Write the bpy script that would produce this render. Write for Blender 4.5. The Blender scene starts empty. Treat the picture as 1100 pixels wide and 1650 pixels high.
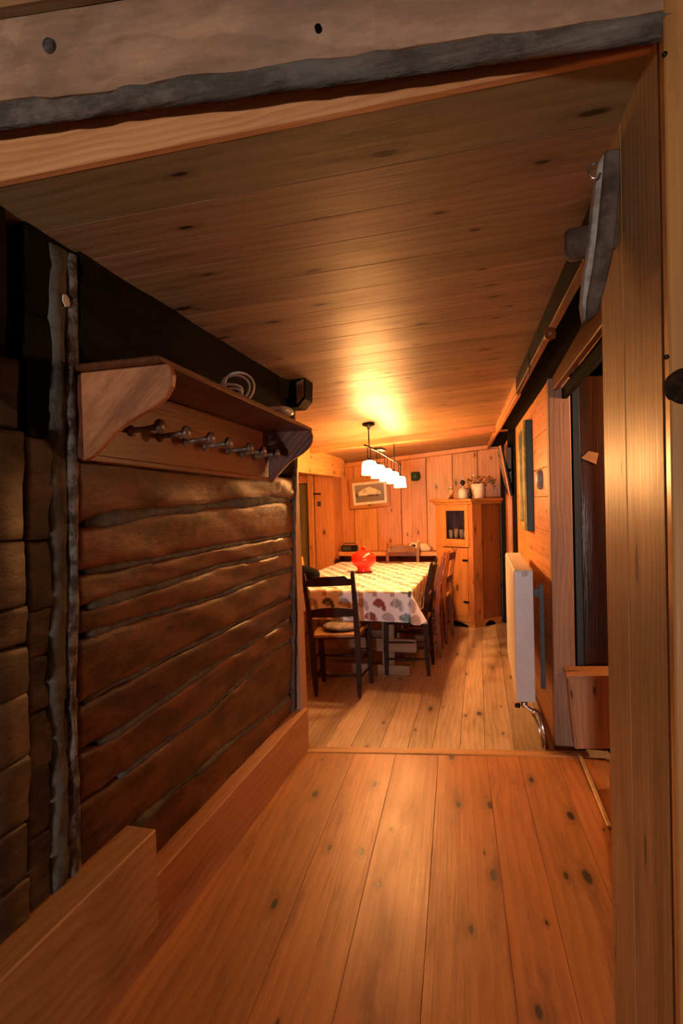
import bpy, bmesh, math, random
from mathutils import Vector as V, Matrix, Euler
random.seed(7)
S=bpy.context.scene; COL=S.collection
# ---------------------------------------------------------------- camera, world, light, exposure
F=900.; CX,CY=550.,825.; H=1.45; W_,H_=1100,1650
yaw=math.radians(15.5); roll=0.027; pitch=-math.radians(1.0)
fw=V((-math.sin(yaw)*math.cos(pitch), math.cos(yaw)*math.cos(pitch), math.sin(pitch)))
r0=fw.cross(V((0,0,1))).normalized(); u0=r0.cross(fw)
rt=r0*math.cos(roll)-u0*math.sin(roll); up=rt.cross(fw)
cd=bpy.data.cameras.new('camera'); cam=bpy.data.objects.new('camera',cd); COL.objects.link(cam)
cam.matrix_world=Matrix(((rt.x,up.x,-fw.x,0),(rt.y,up.y,-fw.y,0),(rt.z,up.z,-fw.z,H),(0,0,0,1)))
cd.sensor_fit='VERTICAL'; cd.sensor_height=36; cd.lens=F/H_*36; cd.clip_start=.02
S.camera=cam
S.view_settings.view_transform='Standard'; S.view_settings.look='None'
S.view_settings.exposure=0; S.view_settings.gamma=1; S.view_settings.use_curve_mapping=False
w=bpy.data.worlds.new('world'); S.world=w; w.use_nodes=True
w.node_tree.nodes['Background'].inputs[0].default_value=(.75,.8,.9,1)
w.node_tree.nodes['Background'].inputs[1].default_value=.03
WARM=(1,.42,.12)
def light(name,loc,power,color,size=.05,kind='POINT'):
    l=bpy.data.lights.new(name,kind); l.energy=power; l.color=color
    if kind=='POINT': l.shadow_soft_size=size
    else: l.size=size
    o=bpy.data.objects.new(name,l); o.location=loc; COL.objects.link(o); return o
light('entry_lamp_light',(-.45,-4.6,.85),560,(1,.88,.82),.15)          # lamp of the entry behind the camera
light('stair_lamp_light',(1.15,3.12,1.85),60,(1,.46,.17),.04)        # lamp in the stair nook on the right
LAMPS=[(-.955,4.30,1.715),(-.95,4.62,1.70),(-.945,4.94,1.685),(-.94,5.26,1.67),(-.935,5.62,1.64)]
LAMP_W=14
# ---------------------------------------------------------------- pixel rays on the photograph, 1100 x 1650
def ray(x,y): return fw+rt*((x-CX)/F)-up*((y-CY)/F)
def pl(x,y,n,c):
    d=ray(x,y); n=V(n); o=V((0,0,H)); return o+d*((c-n.dot(o))/n.dot(d))
def pz(x,y,z): return pl(x,y,(0,0,1),z)
def py(x,y,Y): return pl(x,y,(0,1,0),Y)
def px(x,y,X): return pl(x,y,(1,0,0),X)
CA,CB,CC=.08,-.0225,2.248
def zc(X,Y): return CC+CA*X+CB*Y
def pc(x,y): return pl(x,y,(-CA,-CB,1),CC)
LW0,LWS=-1.15,.042                          # left wall leans in
def lwx(z): return LW0+LWS*z
def plw(x,y): return pl(x,y,(1,0,-LWS),LW0)
RW0,RWS=.30,-.06                            # radiator wall
def rwx(Y): return RW0+RWS*(Y-3.45)
def prw(x,y,off=0): return pl(x,y,(1,-RWS,0),RW0+off-RWS*3.45)
# ---------------------------------------------------------------- materials
def newmat(name):
    m=bpy.data.materials.new(name); m.use_nodes=True; nt=m.node_tree
    return m,nt,nt.nodes['Principled BSDF']
def lk(nt,a,b): nt.links.new(a,b)
def math_(nt,op,a,b=None,c=None):
    n=nt.nodes.new('ShaderNodeMath'); n.operation=op
    for i,v in enumerate((a,b,c)):
        if v is None: continue
        if isinstance(v,(int,float)): n.inputs[i].default_value=v
        else: lk(nt,v,n.inputs[i])
    return n.outputs[0]
def mix(nt,f,a,b,bt='MIX'):
    n=nt.nodes.new('ShaderNodeMix'); n.data_type='RGBA'; n.blend_type=bt
    for s,v in ((n.inputs[0],f),(n.inputs[6],a),(n.inputs[7],b)):
        if isinstance(v,(int,float)): s.default_value=v
        elif isinstance(v,tuple): s.default_value=(*v,1)
        else: lk(nt,v,s)
    return n.outputs[2]
def sstep(nt,v,a,b,o0=0.,o1=1.):
    n=nt.nodes.new('ShaderNodeMapRange'); n.interpolation_type='SMOOTHSTEP'
    lk(nt,v,n.inputs[0])
    for i,x in enumerate((a,b,o0,o1)): n.inputs[i+1].default_value=x
    return n.outputs[0]
def wood(name,c1,c2,rough=.45,knots=.5,ks=(2.6,6.5),ring=9.,bump=.15,vary=.25,knotc=(.018,.008,.004),crack=0.,spec=.5,grey=0.,blot=0.,fib=.70,rw=.36):
    m,nt,b=newmat(name)
    tc=nt.nodes.new('ShaderNodeTexCoord'); oi=nt.nodes.new('ShaderNodeObjectInfo')
    off=nt.nodes.new('ShaderNodeCombineXYZ')
    lk(nt,math_(nt,'MULTIPLY',oi.outputs['Random'],31.7),off.inputs[0]); lk(nt,math_(nt,'MULTIPLY',oi.outputs['Random'],17.3),off.inputs[1]); lk(nt,math_(nt,'MULTIPLY',oi.outputs['Random'],5.1),off.inputs[2])
    va=nt.nodes.new('ShaderNodeVectorMath'); va.operation='ADD'; lk(nt,tc.outputs['Object'],va.inputs[0]); lk(nt,off.outputs[0],va.inputs[1])
    P=va.outputs[0]
    sep=nt.nodes.new('ShaderNodeSeparateXYZ'); lk(nt,P,sep.inputs[0])
    x,y,z=sep.outputs
    # soft waviness
    nz=nt.nodes.new('ShaderNodeTexNoise'); mp=nt.nodes.new('ShaderNodeMapping'); mp.inputs['Scale'].default_value=(1.1,3.,3.); lk(nt,P,mp.inputs[0]); lk(nt,mp.outputs[0],nz.inputs[0]); nz.inputs['Scale'].default_value=1.3; nz.inputs['Detail'].default_value=3
    # knots
    cv=nt.nodes.new('ShaderNodeCombineXYZ')
    wob=math_(nt,'MULTIPLY',nz.outputs[0],.25)
    lk(nt,math_(nt,'MULTIPLY_ADD',x,ks[0],wob),cv.inputs[0]); lk(nt,math_(nt,'MULTIPLY_ADD',y,ks[1],wob),cv.inputs[1]); 
    vo=nt.nodes.new('ShaderNodeTexVoronoi'); vo.voronoi_dimensions='2D'; lk(nt,cv.outputs[0],vo.inputs['Vector']); vo.inputs['Scale'].default_value=1; vo.inputs['Randomness'].default_value=.9
    sc=nt.nodes.new('ShaderNodeSeparateColor'); lk(nt,vo.outputs['Color'],sc.inputs[0])
    on=math_(nt,'LESS_THAN',sc.outputs[0],knots)
    rad=math_(nt,'MULTIPLY_ADD',sc.outputs[1],.07,.03)
    dr=math_(nt,'DIVIDE',vo.outputs['Distance'],rad)
    core=math_(nt,'MULTIPLY',sstep(nt,dr,.55,1.15,1,0),on)
    halo=math_(nt,'MULTIPLY',sstep(nt,dr,.8,3.2,1,0),on)
    # rings
    yy=math_(nt,'ADD',math_(nt,'MULTIPLY',y,ring*1.6),math_(nt,'MULTIPLY',z,ring*1.2))
    yy=math_(nt,'MULTIPLY_ADD',nz.outputs[0],ring*.20,yy)
    yy=math_(nt,'MULTIPLY_ADD',halo,1.1,yy)
    fr=math_(nt,'FRACT',yy)
    rg=sstep(nt,fr,.15,.95)
    rg=math_(nt,'MULTIPLY',rg,sstep(nt,fr,.95,1.,1,0))
    # fibre
    n2=nt.nodes.new('ShaderNodeTexNoise'); m2=nt.nodes.new('ShaderNodeMapping'); m2.inputs['Scale'].default_value=(3.,110.,110.); lk(nt,P,m2.inputs[0]); lk(nt,m2.outputs[0],n2.inputs[0]); n2.inputs['Scale'].default_value=1; n2.inputs['Detail'].default_value=4
    n3=nt.nodes.new('ShaderNodeTexNoise'); m3=nt.nodes.new('ShaderNodeMapping'); m3.inputs['Scale'].default_value=(.9,5.,5.); lk(nt,P,m3.inputs[0]); lk(nt,m3.outputs[0],n3.inputs[0]); n3.inputs['Scale'].default_value=2.2; n3.inputs['Detail'].default_value=6; n3.inputs['Roughness'].default_value=.65
    g=math_(nt,'ADD',math_(nt,'MULTIPLY',rg,rw),math_(nt,'MULTIPLY',n2.outputs[0],fib))
    g=math_(nt,'MULTIPLY_ADD',sstep(nt,n3.outputs[0],.35,.7),.35,math_(nt,'SUBTRACT',g,.12))
    cl=nt.nodes.new('ShaderNodeClamp'); lk(nt,g,cl.inputs[0])
    col=mix(nt,cl.outputs[0],c1,c2)
    col=mix(nt,math_(nt,'MULTIPLY',halo,.45),col,tuple(a*.55 for a in c2))
    col=mix(nt,math_(nt,'MULTIPLY',core,.97),col,knotc)
    st=math_(nt,'MULTIPLY',sstep(nt,n3.outputs[0],.54,.72),.5)
    col=mix(nt,st,col,tuple(a*.5 for a in c2))
    if grey>0:
        n5=nt.nodes.new('ShaderNodeTexNoise'); lk(nt,P,n5.inputs[0]); n5.inputs['Scale'].default_value=3.; n5.inputs['Detail'].default_value=7; n5.inputs['Roughness'].default_value=.7
        col=mix(nt,math_(nt,'MULTIPLY',sstep(nt,n5.outputs[0],.42,.62),grey),col,(.13,.112,.092))
    if blot>0:
        n6=nt.nodes.new('ShaderNodeTexNoise'); m6=nt.nodes.new('ShaderNodeMapping'); m6.inputs['Scale'].default_value=(1.,2.2,2.2); lk(nt,P,m6.inputs[0]); lk(nt,m6.outputs[0],n6.inputs[0]); n6.inputs['Scale'].default_value=5.; n6.inputs['Detail'].default_value=8; n6.inputs['Roughness'].default_value=.72
        col=mix(nt,math_(nt,'MULTIPLY',sstep(nt,n6.outputs[0],.40,.60,1,0),blot),col,tuple(a*.30 for a in c2))
        col=mix(nt,math_(nt,'MULTIPLY',sstep(nt,n6.outputs[0],.62,.74),blot*.6),col,tuple(min(1,a*1.9) for a in c1))
    hs=nt.nodes.new('ShaderNodeHueSaturation'); lk(nt,col,hs.inputs['Color'])
    wn=nt.nodes.new('ShaderNodeTexWhiteNoise'); wn.noise_dimensions='1D'; lk(nt,oi.outputs['Random'],wn.inputs['W'])
    lk(nt,math_(nt,'MULTIPLY_ADD',wn.outputs[0],vary*2,1-vary),hs.inputs['Value'])
    lk(nt,math_(nt,'MULTIPLY_ADD',oi.outputs['Random'],.016,.492),hs.inputs['Hue'])
    lk(nt,hs.outputs[0],b.inputs['Base Color'])
    b.inputs['Roughness'].default_value=rough; b.inputs['Specular IOR Level'].default_value=spec
    lk(nt,math_(nt,'MULTIPLY_ADD',n3.outputs[0],.3,rough-.15),b.inputs['Roughness'])
    bp=nt.nodes.new('ShaderNodeBump'); bp.inputs['Strength'].default_value=bump; bp.inputs['Distance'].default_value=.004
    hgt=math_(nt,'SUBTRACT',math_(nt,'ADD',math_(nt,'MULTIPLY',n2.outputs[0],fib*1.8),math_(nt,'MULTIPLY',(n6 if blot>0 else n3).outputs[0],2.5 if blot>0 else 1.5)),math_(nt,'MULTIPLY',core,.6))
    lk(nt,hgt,bp.inputs['Height']); lk(nt,bp.outputs[0],b.inputs['Normal'])
    return m
def plain(name,c,rough=.5,metal=0,noise=0.,c2=None,nsc=8,bump=0.,spec=.5,**kw):
    m,nt,b=newmat(name)
    b.inputs['Roughness'].default_value=rough; b.inputs['Metallic'].default_value=metal; b.inputs['Specular IOR Level'].default_value=spec
    tc=nt.nodes.new('ShaderNodeTexCoord'); n=nt.nodes.new('ShaderNodeTexNoise'); lk(nt,tc.outputs['Object'],n.inputs[0]); n.inputs['Scale'].default_value=nsc; n.inputs['Detail'].default_value=6; n.inputs['Roughness'].default_value=.65
    c2=c2 or tuple(a*.8 for a in c)
    lk(nt,mix(nt,sstep(nt,n.outputs[0],.4,.62),c,c2),b.inputs['Base Color'])
    if bump:
        bp=nt.nodes.new('ShaderNodeBump'); bp.inputs['Strength'].default_value=bump; bp.inputs['Distance'].default_value=.01
        lk(nt,n.outputs[0],bp.inputs['Height']); lk(nt,bp.outputs[0],b.inputs['Normal'])
    for k,v in kw.items(): b.inputs[k].default_value=v
    return m
M={}
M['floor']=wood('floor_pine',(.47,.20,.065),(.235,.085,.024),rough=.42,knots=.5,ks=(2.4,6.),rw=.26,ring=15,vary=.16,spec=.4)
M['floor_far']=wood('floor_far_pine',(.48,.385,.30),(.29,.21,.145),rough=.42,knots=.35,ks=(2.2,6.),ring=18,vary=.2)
M['ceil']=wood('ceiling_pine',(.34,.20,.10),(.20,.105,.048),rough=.46,knots=.75,ks=(2.6,7.),ring=16,vary=.2,spec=.4)
M['ceilfront']=wood('ceiling_front_pine',(.30,.215,.10),(.19,.125,.05),rough=.5,knots=.6,ks=(2.4,7.),ring=14,vary=.05)
M['pine']=wood('wall_pine',(.62,.285,.10),(.43,.17,.05),rough=.42,knots=.6,ks=(2.5,6.),ring=14,vary=.12)
M['panel']=wood('panel_pine',(.46,.25,.11),(.27,.12,.042),rough=.45,knots=.45,ks=(1.8,8.),ring=24,vary=.1,bump=.25)
M['orange']=wood('fascia_pine',(.80,.36,.15),(.50,.17,.05),rough=.5,knots=.6,ks=(2.0,4.),ring=34,vary=.08)
M['base']=wood('baseboard_pine',(.48,.25,.105),(.32,.14,.05),rough=.5,knots=.45,ks=(2.,9.),ring=20,vary=.08)
M['beam']=wood('beam_wood',(.50,.29,.165),(.31,.165,.085),rough=.6,knots=.5,ks=(2.2,6.),ring=10,vary=.05,grey=.2,blot=.35)
M['rough']=wood('rough_grey_wood',(.24,.19,.15),(.07,.043,.027),rough=.8,knots=.2,ring=4,bump=.9,vary=.05,grey=.8,blot=.7)
M['post']=wood('post_wood',(.42,.24,.13),(.26,.13,.065),rough=.6,knots=.3,ks=(2,8),ring=22,bump=.4,vary=.05,grey=.15)
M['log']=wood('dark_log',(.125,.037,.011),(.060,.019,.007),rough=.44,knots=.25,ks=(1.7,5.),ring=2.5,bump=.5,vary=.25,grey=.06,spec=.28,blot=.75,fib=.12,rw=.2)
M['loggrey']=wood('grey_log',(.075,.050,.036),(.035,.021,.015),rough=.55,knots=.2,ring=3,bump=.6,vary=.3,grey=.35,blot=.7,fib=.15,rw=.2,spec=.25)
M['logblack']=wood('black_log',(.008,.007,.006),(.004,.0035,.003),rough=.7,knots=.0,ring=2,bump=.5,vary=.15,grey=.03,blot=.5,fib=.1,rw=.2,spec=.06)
M['darkwood']=wood('dark_stained_wood',(.042,.015,.008),(.018,.007,.004),spec=.15,rough=.5,knots=.1,vary=.1)
M['chair_orange']=wood('amber_stained_wood',(.20,.058,.016),(.10,.028,.008),spec=.25,rough=.4,knots=.1,vary=.1)
M['rack']=wood('rack_wood',(.15,.045,.014),(.075,.02,.007),rough=.36,knots=.1,ring=8,vary=.1,bump=.3)
M['racklit']=wood('rack_wood_lit',(.62,.25,.10),(.40,.14,.05),rough=.4,knots=.0,ring=3,vary=.02,bump=.3,blot=.45)  # brighter copy of the rack wood, light on the near bracket put into its colour
M['peg']=wood('peg_wood',(.20,.115,.075),(.09,.045,.028),rough=.35,knots=0,vary=.2)
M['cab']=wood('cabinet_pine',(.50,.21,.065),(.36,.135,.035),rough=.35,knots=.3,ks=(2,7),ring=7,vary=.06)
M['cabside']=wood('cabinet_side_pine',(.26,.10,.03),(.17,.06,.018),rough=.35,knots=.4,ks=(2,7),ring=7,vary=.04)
M['tablewood']=wood('table_wood',(.30,.17,.09),(.18,.09,.045),rough=.5,knots=.3,vary=.08)
M['yoke']=plain('weathered_board',(.125,.082,.058),.8,c2=(.062,.038,.027),nsc=14,bump=.3,spec=.2)
M['chink']=plain('chinking',(.085,.082,.072),.85,c2=(.045,.04,.036),nsc=25,bump=.6)
M['mortar']=plain('mortar',(.105,.098,.078),.9,c2=(.05,.045,.036),nsc=14,bump=.8)
M['flake']=plain('flaked_bark',(.05,.033,.024),.7,c2=(.20,.18,.16),nsc=22,bump=.9,spec=.2)
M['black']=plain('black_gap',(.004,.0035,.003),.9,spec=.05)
M['blackcloth']=plain('black_cloth',(.0022,.0022,.0025),.9,spec=.1)
M['blackmetal']=plain('black_metal',(.012,.012,.012),.4,.6)
M['chrome']=plain('chrome',(.8,.8,.8),.18,1.)
M['brass']=plain('brass_strip',(.95,.75,.45),.42,.8)
M['white']=plain('radiator_white',(.66,.64,.64),.35,c2=(.62,.60,.60))
M['greymetal']=plain('grey_metal',(.055,.055,.06),.5,.3)
M['cable']=plain('white_cable',(.92,.91,.90),.4)
M['red']=plain('red_enamel',(.70,.022,.010),.15,c2=(.60,.015,.008),nsc=3)
M['terra']=plain('brown_mat',(.06,.02,.012),.6)
M['doorgreen']=wood('olive_door_paint',(.16,.125,.045),(.11,.085,.03),rough=.5,knots=.1,vary=.02)
M['doordark']=wood('dark_lacquered_door',(.055,.022,.010),(.020,.009,.005),rough=.22,knots=.3,bump=.5,vary=.02)
M['green']=plain('green_paint',(.012,.045,.035),.45)
M['darkgreen']=plain('dark_paint',(.006,.012,.012),.5)
M['gold']=plain('gold_green_frame',(.40,.32,.09),.4,.3,c2=(.16,.17,.05),nsc=6)
M['greenshade']=plain('green_shade',(.03,.10,.045),.5)
M['pot']=plain('pale_pot',(.62,.56,.52),.3)
M['leaf']=plain('dry_leaf',(.11,.06,.015),.8,c2=(.05,.045,.012),nsc=20)
M['petal']=plain('dry_petal',(.45,.12,.05),.8)
M['cream']=plain('cream',(.62,.55,.45),.6,c2=(.55,.45,.36))
M['amberglass']=plain('amber_glass_fill',(.35,.25,.12),.2)
M['cushion']=plain('grey_print_cushion',(.10,.11,.10),.8,c2=(.26,.20,.16),nsc=30)
M['straw']=plain('straw_seat',(.30,.16,.05),.6,c2=(.2,.1,.03),nsc=60,bump=.3)
M['pinechair']=wood('honey_pine',(.75,.42,.14),(.6,.3,.09),rough=.4,knots=.1,vary=.02)
M['mat']=plain('white_mat',(.75,.72,.70),.6)
M['terracloth']=plain('orange_cloth',(.55,.16,.06),.8)
def glassmat():
    m,nt,b=newmat('clear_glass'); b.inputs['Base Color'].default_value=(1,1,1,1); b.inputs['Roughness'].default_value=.03; b.inputs['Transmission Weight'].default_value=1; b.inputs['IOR'].default_value=1.45; return m
M['glass']=glassmat()
def plasticmat():
    m,nt,b=newmat('clear_plastic'); b.inputs['Base Color'].default_value=(.8,.78,.76,1); b.inputs['Roughness'].default_value=.25; b.inputs['Transmission Weight'].default_value=.5
    return m
M['plastic']=plasticmat()
def emis(name,c,s):
    m,nt,b=newmat(name); b.inputs['Base Color'].default_value=(.9,.85,.75,1); b.inputs['Emission Color'].default_value=(*c,1); b.inputs['Emission Strength'].default_value=s; return m
M['shade']=emis('lit_glass_shade',(1,.43,.125),185.)
def pic_mat():       # snowy mountain print
    m,nt,b=newmat('mountain_print'); tc=nt.nodes.new('ShaderNodeTexCoord'); sp=nt.nodes.new('ShaderNodeSeparateXYZ'); lk(nt,tc.outputs['Object'],sp.inputs[0])
    n=nt.nodes.new('ShaderNodeTexNoise'); lk(nt,tc.outputs['Object'],n.inputs[0]); n.inputs['Scale'].default_value=14; n.inputs['Detail'].default_value=5
    x,y,z=sp.outputs
    peak=math_(nt,'SUBTRACT',.085,math_(nt,'MULTIPLY',math_(nt,'ABSOLUTE',math_(nt,'ADD',x,.01)),.50))
    peak=math_(nt,'MULTIPLY_ADD',math_(nt,'SUBTRACT',n.outputs[0],.5),.10,peak)
    snow=math_(nt,'MULTIPLY',sstep(nt,math_(nt,'SUBTRACT',peak,y),-.004,.004),sstep(nt,y,-.03,-.018))
    snow=math_(nt,'MULTIPLY',snow,sstep(nt,math_(nt,'ABSOLUTE',x),.13,.16,1,0))
    rock=sstep(nt,n.outputs[0],.5,.58)
    col=mix(nt,sstep(nt,y,-.02,.1),(.20,.17,.14),(.27,.23,.20))
    dk=math_(nt,'MULTIPLY',sstep(nt,math_(nt,'ABSOLUTE',math_(nt,'ADD',y,.02)),.012,.035,1,0),rock)
    col=mix(nt,dk,col,(.04,.035,.03))
    col=mix(nt,snow,col,mix(nt,math_(nt,'MULTIPLY',rock,.5),(.75,.68,.60),(.25,.2,.17)))
    lk(nt,col,b.inputs['Base Color']); b.inputs['Roughness'].default_value=.3; return m
M['print']=pic_mat()
def vcol_mat():
    m,nt,b=newmat('printed_oilcloth'); a=nt.nodes.new('ShaderNodeVertexColor'); a.layer_name='print'; lk(nt,a.outputs[0],b.inputs['Base Color']); b.inputs['Roughness'].default_value=.33; return m
M['cloth']=vcol_mat()
# ---------------------------------------------------------------- builders
def tag(o,label=None,cat=None,group=None,kind=None):
    if label: o['label']=label
    if cat: o['category']=cat
    if group: o['group']=group
    if kind: o['kind']=kind
    return o
def empty(name,loc=(0,0,0),rz=0,**k):
    o=bpy.data.objects.new(name,None); o.empty_display_size=.05; o.location=loc; o.rotation_euler=(0,0,rz); COL.objects.link(o); return tag(o,**k)
def pmat(p):
    m=Matrix.Identity(4)
    while p is not None:
        if p.type=='EMPTY' or p.parent is None or True:
            m=p.matrix_local_store @ m if hasattr(p,'matrix_local_store') else (p.matrix_parent_inverse @ p.matrix_basis) @ m
        p=p.parent
    return m
def link(name,bm,mat,parent=None,mw=None,smooth=False,**k):
    me=bpy.data.meshes.new(name); bm.normal_update(); bm.to_mesh(me); bm.free()
    mats=mat if isinstance(mat,(list,tuple)) else [mat]
    for q in mats: me.materials.append(M[q] if isinstance(q,str) else q)
    if smooth:
        for p in me.polygons: p.use_smooth=True
    o=bpy.data.objects.new(name,me); COL.objects.link(o)
    if mw is not None: o.matrix_world=mw; o.matrix_basis=mw
    if parent is not None:
        o.parent=parent; o.matrix_parent_inverse=pmat(parent).inverted()
    return tag(o,**k)
def frame(c,xd,zd):
    x=V(xd).normalized(); z=V(zd); z=(z-x*z.dot(x)).normalized(); y=z.cross(x)
    return Matrix(((x.x,y.x,z.x,c[0]),(x.y,y.y,z.y,c[1]),(x.z,y.z,z.z,c[2]),(0,0,0,1)))
def hexmesh(a,b,bev=0,seg=1,fine=None):
    """a: 4 corners (front), b: 4 corners (back), same order"""
    bm=bmesh.new(); va=[bm.verts.new(p) for p in a]; vb=[bm.verts.new(p) for p in b]
    bm.faces.new(va); bm.faces.new(vb[::-1])
    for i in range(4):
        j=(i+1)%4; bm.faces.new((va[i],vb[i],vb[j],va[j]))
    bmesh.ops.recalc_face_normals(bm,faces=bm.faces)
    if bev: bmesh.ops.bevel(bm,geom=list(bm.edges),offset=bev,segments=seg,affect='EDGES',profile=.5)
    return bm
def slab(name,q,t,mat,parent=None,bev=.002,n=None,**k):
    q=[V(p) for p in q]; c=sum(q,V())/4
    nn=(q[1]-q[0]).cross(q[3]-q[0]).normalized() if n is None else V(n).normalized()
    e1=(q[1]-q[0])+(q[2]-q[3]); e2=(q[3]-q[0])+(q[2]-q[1])
    mw=frame(c,e1 if e1.length>=e2.length else e2,nn); inv=mw.inverted()
    bm=hexmesh([inv@p for p in q],[inv@(p-nn*t) for p in q],bev)
    return link(name,bm,mat,parent,mw,**k)
def box(name,lo,hi,mat,parent=None,bev=.003,rz=0,piv=None,**k):
    lo,hi=V(lo),V(hi); s=hi-lo; c=(lo+hi)/2
    ax=max(range(3),key=lambda i:s[i]); X=V([1 if i==ax else 0 for i in range(3)])
    Z=V((0,0,1)) if ax!=2 else (V((0,-1,0)) if s.x>=s.y else V((1,0,0)))
    mw=frame(c,X,Z); inv=mw.inverted()
    P=[V((x,y,z)) for z in (lo.z,hi.z) for x,y in ((lo.x,lo.y),(hi.x,lo.y),(hi.x,hi.y),(lo.x,hi.y))]
    bm=hexmesh([inv@p for p in P[:4]],[inv@p for p in P[4:]],min(bev,min(s)*.3))
    if rz:
        pv=V(piv) if piv else c
        mw=Matrix.Translation(pv)@Matrix.Rotation(rz,4,'Z')@Matrix.Translation(-pv)@mw
    return link(name,bm,mat,parent,mw,**k)
def prism(name,pts,axis,t,mat,parent=None,bev=.002,**k):
    """pts: 3D planar outline, extruded by axis*t"""
    pts=[V(p) for p in pts]; c=sum(pts,V())/len(pts); ax=V(axis).normalized()
    d=max(((a-b) for a in pts for b in pts),key=lambda v:v.length)
    mw=frame(c,d,ax); inv=mw.inverted(); bm=bmesh.new()
    va=[bm.verts.new(inv@p) for p in pts]; vb=[bm.verts.new(inv@(p+ax*t)) for p in pts]
    bm.faces.new(va); bm.faces.new(vb[::-1]); n=len(pts)
    for i in range(n): bm.faces.new((va[i],vb[i],vb[(i+1)%n],va[(i+1)%n]))
    bmesh.ops.recalc_face_normals(bm,faces=bm.faces)
    if bev: bmesh.ops.bevel(bm,geom=[e for e in bm.edges if all(len(f.verts)>4 or True for f in e.link_faces) and any(len(f.verts)>4 for f in e.link_faces)],offset=bev,segments=1,affect='EDGES')
    return link(name,bm,mat,parent,mw,**k)
def lathe(name,prof,mat,parent=None,loc=(0,0,0),axis=(0,0,1),n=24,sx=1,sy=1,**k):
    bm=bmesh.new(); rings=[]
    for r,z in prof:
        if r<1e-5: rings.append([bm.verts.new((0,0,z))])
        else: rings.append([bm.verts.new((r*sx*math.cos(2*math.pi*i/n),r*sy*math.sin(2*math.pi*i/n),z)) for i in range(n)])
    for a,b in zip(rings,rings[1:]):
        for i in range(n):
            j=(i+1)%n
            if len(a)==1 and len(b)==1: continue
            if len(a)==1: bm.faces.new((a[0],b[i],b[j]))
            elif len(b)==1: bm.faces.new((a[i],b[0],a[j]))
            else: bm.faces.new((a[i],b[i],b[j],a[j]))
    bmesh.ops.recalc_face_normals(bm,faces=bm.faces)
    z=V(axis).normalized(); x=V((1,0,0)) if abs(z.x)<.9 else V((0,1,0)); x=(x-z*x.dot(z)).normalized(); y=z.cross(x)
    mw=Matrix(((x.x,y.x,z.x,loc[0]),(x.y,y.y,z.y,loc[1]),(x.z,y.z,z.z,loc[2]),(0,0,0,1)))
    return link(name,bm,mat,parent,mw,smooth=True,**k)
def tube(name,pts,r,mat,parent=None,n=10,**k):
    """r: number or list, closed ends"""
    pts=[V(p) for p in pts]; c=pts[0].copy(); rr=r if isinstance(r,(list,tuple)) else [r]*len(pts)
    bm=bmesh.new(); rings=[]; prev=None
    for i,p in enumerate(pts):
        t=(pts[min(i+1,len(pts)-1)]-pts[max(i-1,0)]).normalized()
        if prev is None: a=V((0,0,1)) if abs(t.z)<.9 else V((1,0,0))
        else: a=prev
        x=(a-t*a.dot(t)).normalized(); y=t.cross(x); prev=x
        rings.append([bm.verts.new(p-c+(x*math.cos(2*math.pi*j/n)+y*math.sin(2*math.pi*j/n))*rr[i]) for j in range(n)])
    for a,b in zip(rings,rings[1:]):
        for i in range(n): bm.faces.new((a[i],a[(i+1)%n],b[(i+1)%n],b[i]))
    bm.faces.new(rings[0][::-1]); bm.faces.new(rings[-1])
    bmesh.ops.recalc_face_normals(bm,faces=bm.faces)
    return link(name,bm,mat,parent,Matrix.Translation(c),smooth=True,**k)
def copy_tree(o,parent=None):
    c=o.copy(); COL.objects.link(c); c.parent=parent
    for ch in list(o.children): copy_tree(ch,c)
    return c
def hsh(*a): return math.sin(sum((i+1)*12.9898*v for i,v in enumerate(a)))*43758.5453%1
def nz1(t,s): i=math.floor(t); f=t-i; f=f*f*(3-2*f); return hsh(i,s)*(1-f)+hsh(i+1,s)*f
# ---------------------------------------------------------------- FLOOR
fl=empty('floor',kind='structure')
ZF=.03
box('subfloor',(-3.6,-3.1,-.06),(1.8,7.1,-.025),'black',fl,0)
def fx(p): q=pz(*p,ZF); return q.x+.068*(q.y-3.1)     # X at Y=3.1
edges=[-1.50,-1.32,-1.09]+[fx(p) for p in ((568,1221),(636,1221),(706,1221),(784,1221),(835,1221))]
edges.append(fx((895,1221))); edges.append(fx((895,1221))+.26)
def thrY(X): a=pz(500,1207,ZF); b=pz(930,1215,ZF); return a.y+(b.y-a.y)*(X-a.x)/(b.x-a.x)
for a,b in zip(edges,edges[1:]):
    y1a,y1b=thrY(a)-.045,thrY(b)-.045; y0=-3.0; g=.0005
    q=[(a+g-.068*(y0-3.1),y0,ZF),(b-g-.068*(y0-3.1),y0,ZF),(b-g-.068*(y1b-3.1),y1b,ZF),(a+g-.068*(y1a-3.1),y1a,ZF)]
    slab('floor_plank',q,.05,'floor',fl,.0009)
th=slab('threshold',[(-1.16,thrY(-1.16)-.043,ZF+.004),(.46,thrY(.46)-.043,ZF+.004),(.46,thrY(.46)+.03,ZF+.004),(-1.16,thrY(-1.16)+.03,ZF+.004)],.06,'base',None,.004); th.name='trim_1'; tag(th,kind='structure')
x=-3.5
while x<.55:
    wd=.135+.05*hsh(x,3); g=.0007
    y0,y1=thrY(min(max(x,-1.1),.45))+.034,7.05
    q=[(x+g-.0*(y0),y0,0),(x+wd-g,y0,0),(x+wd-g-.03*(y1-y0),y1,0),(x+g-.03*(y1-y0),y1,0)]
    slab('floor_plank',q,.025,'floor_far',fl,.001); x+=wd
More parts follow.
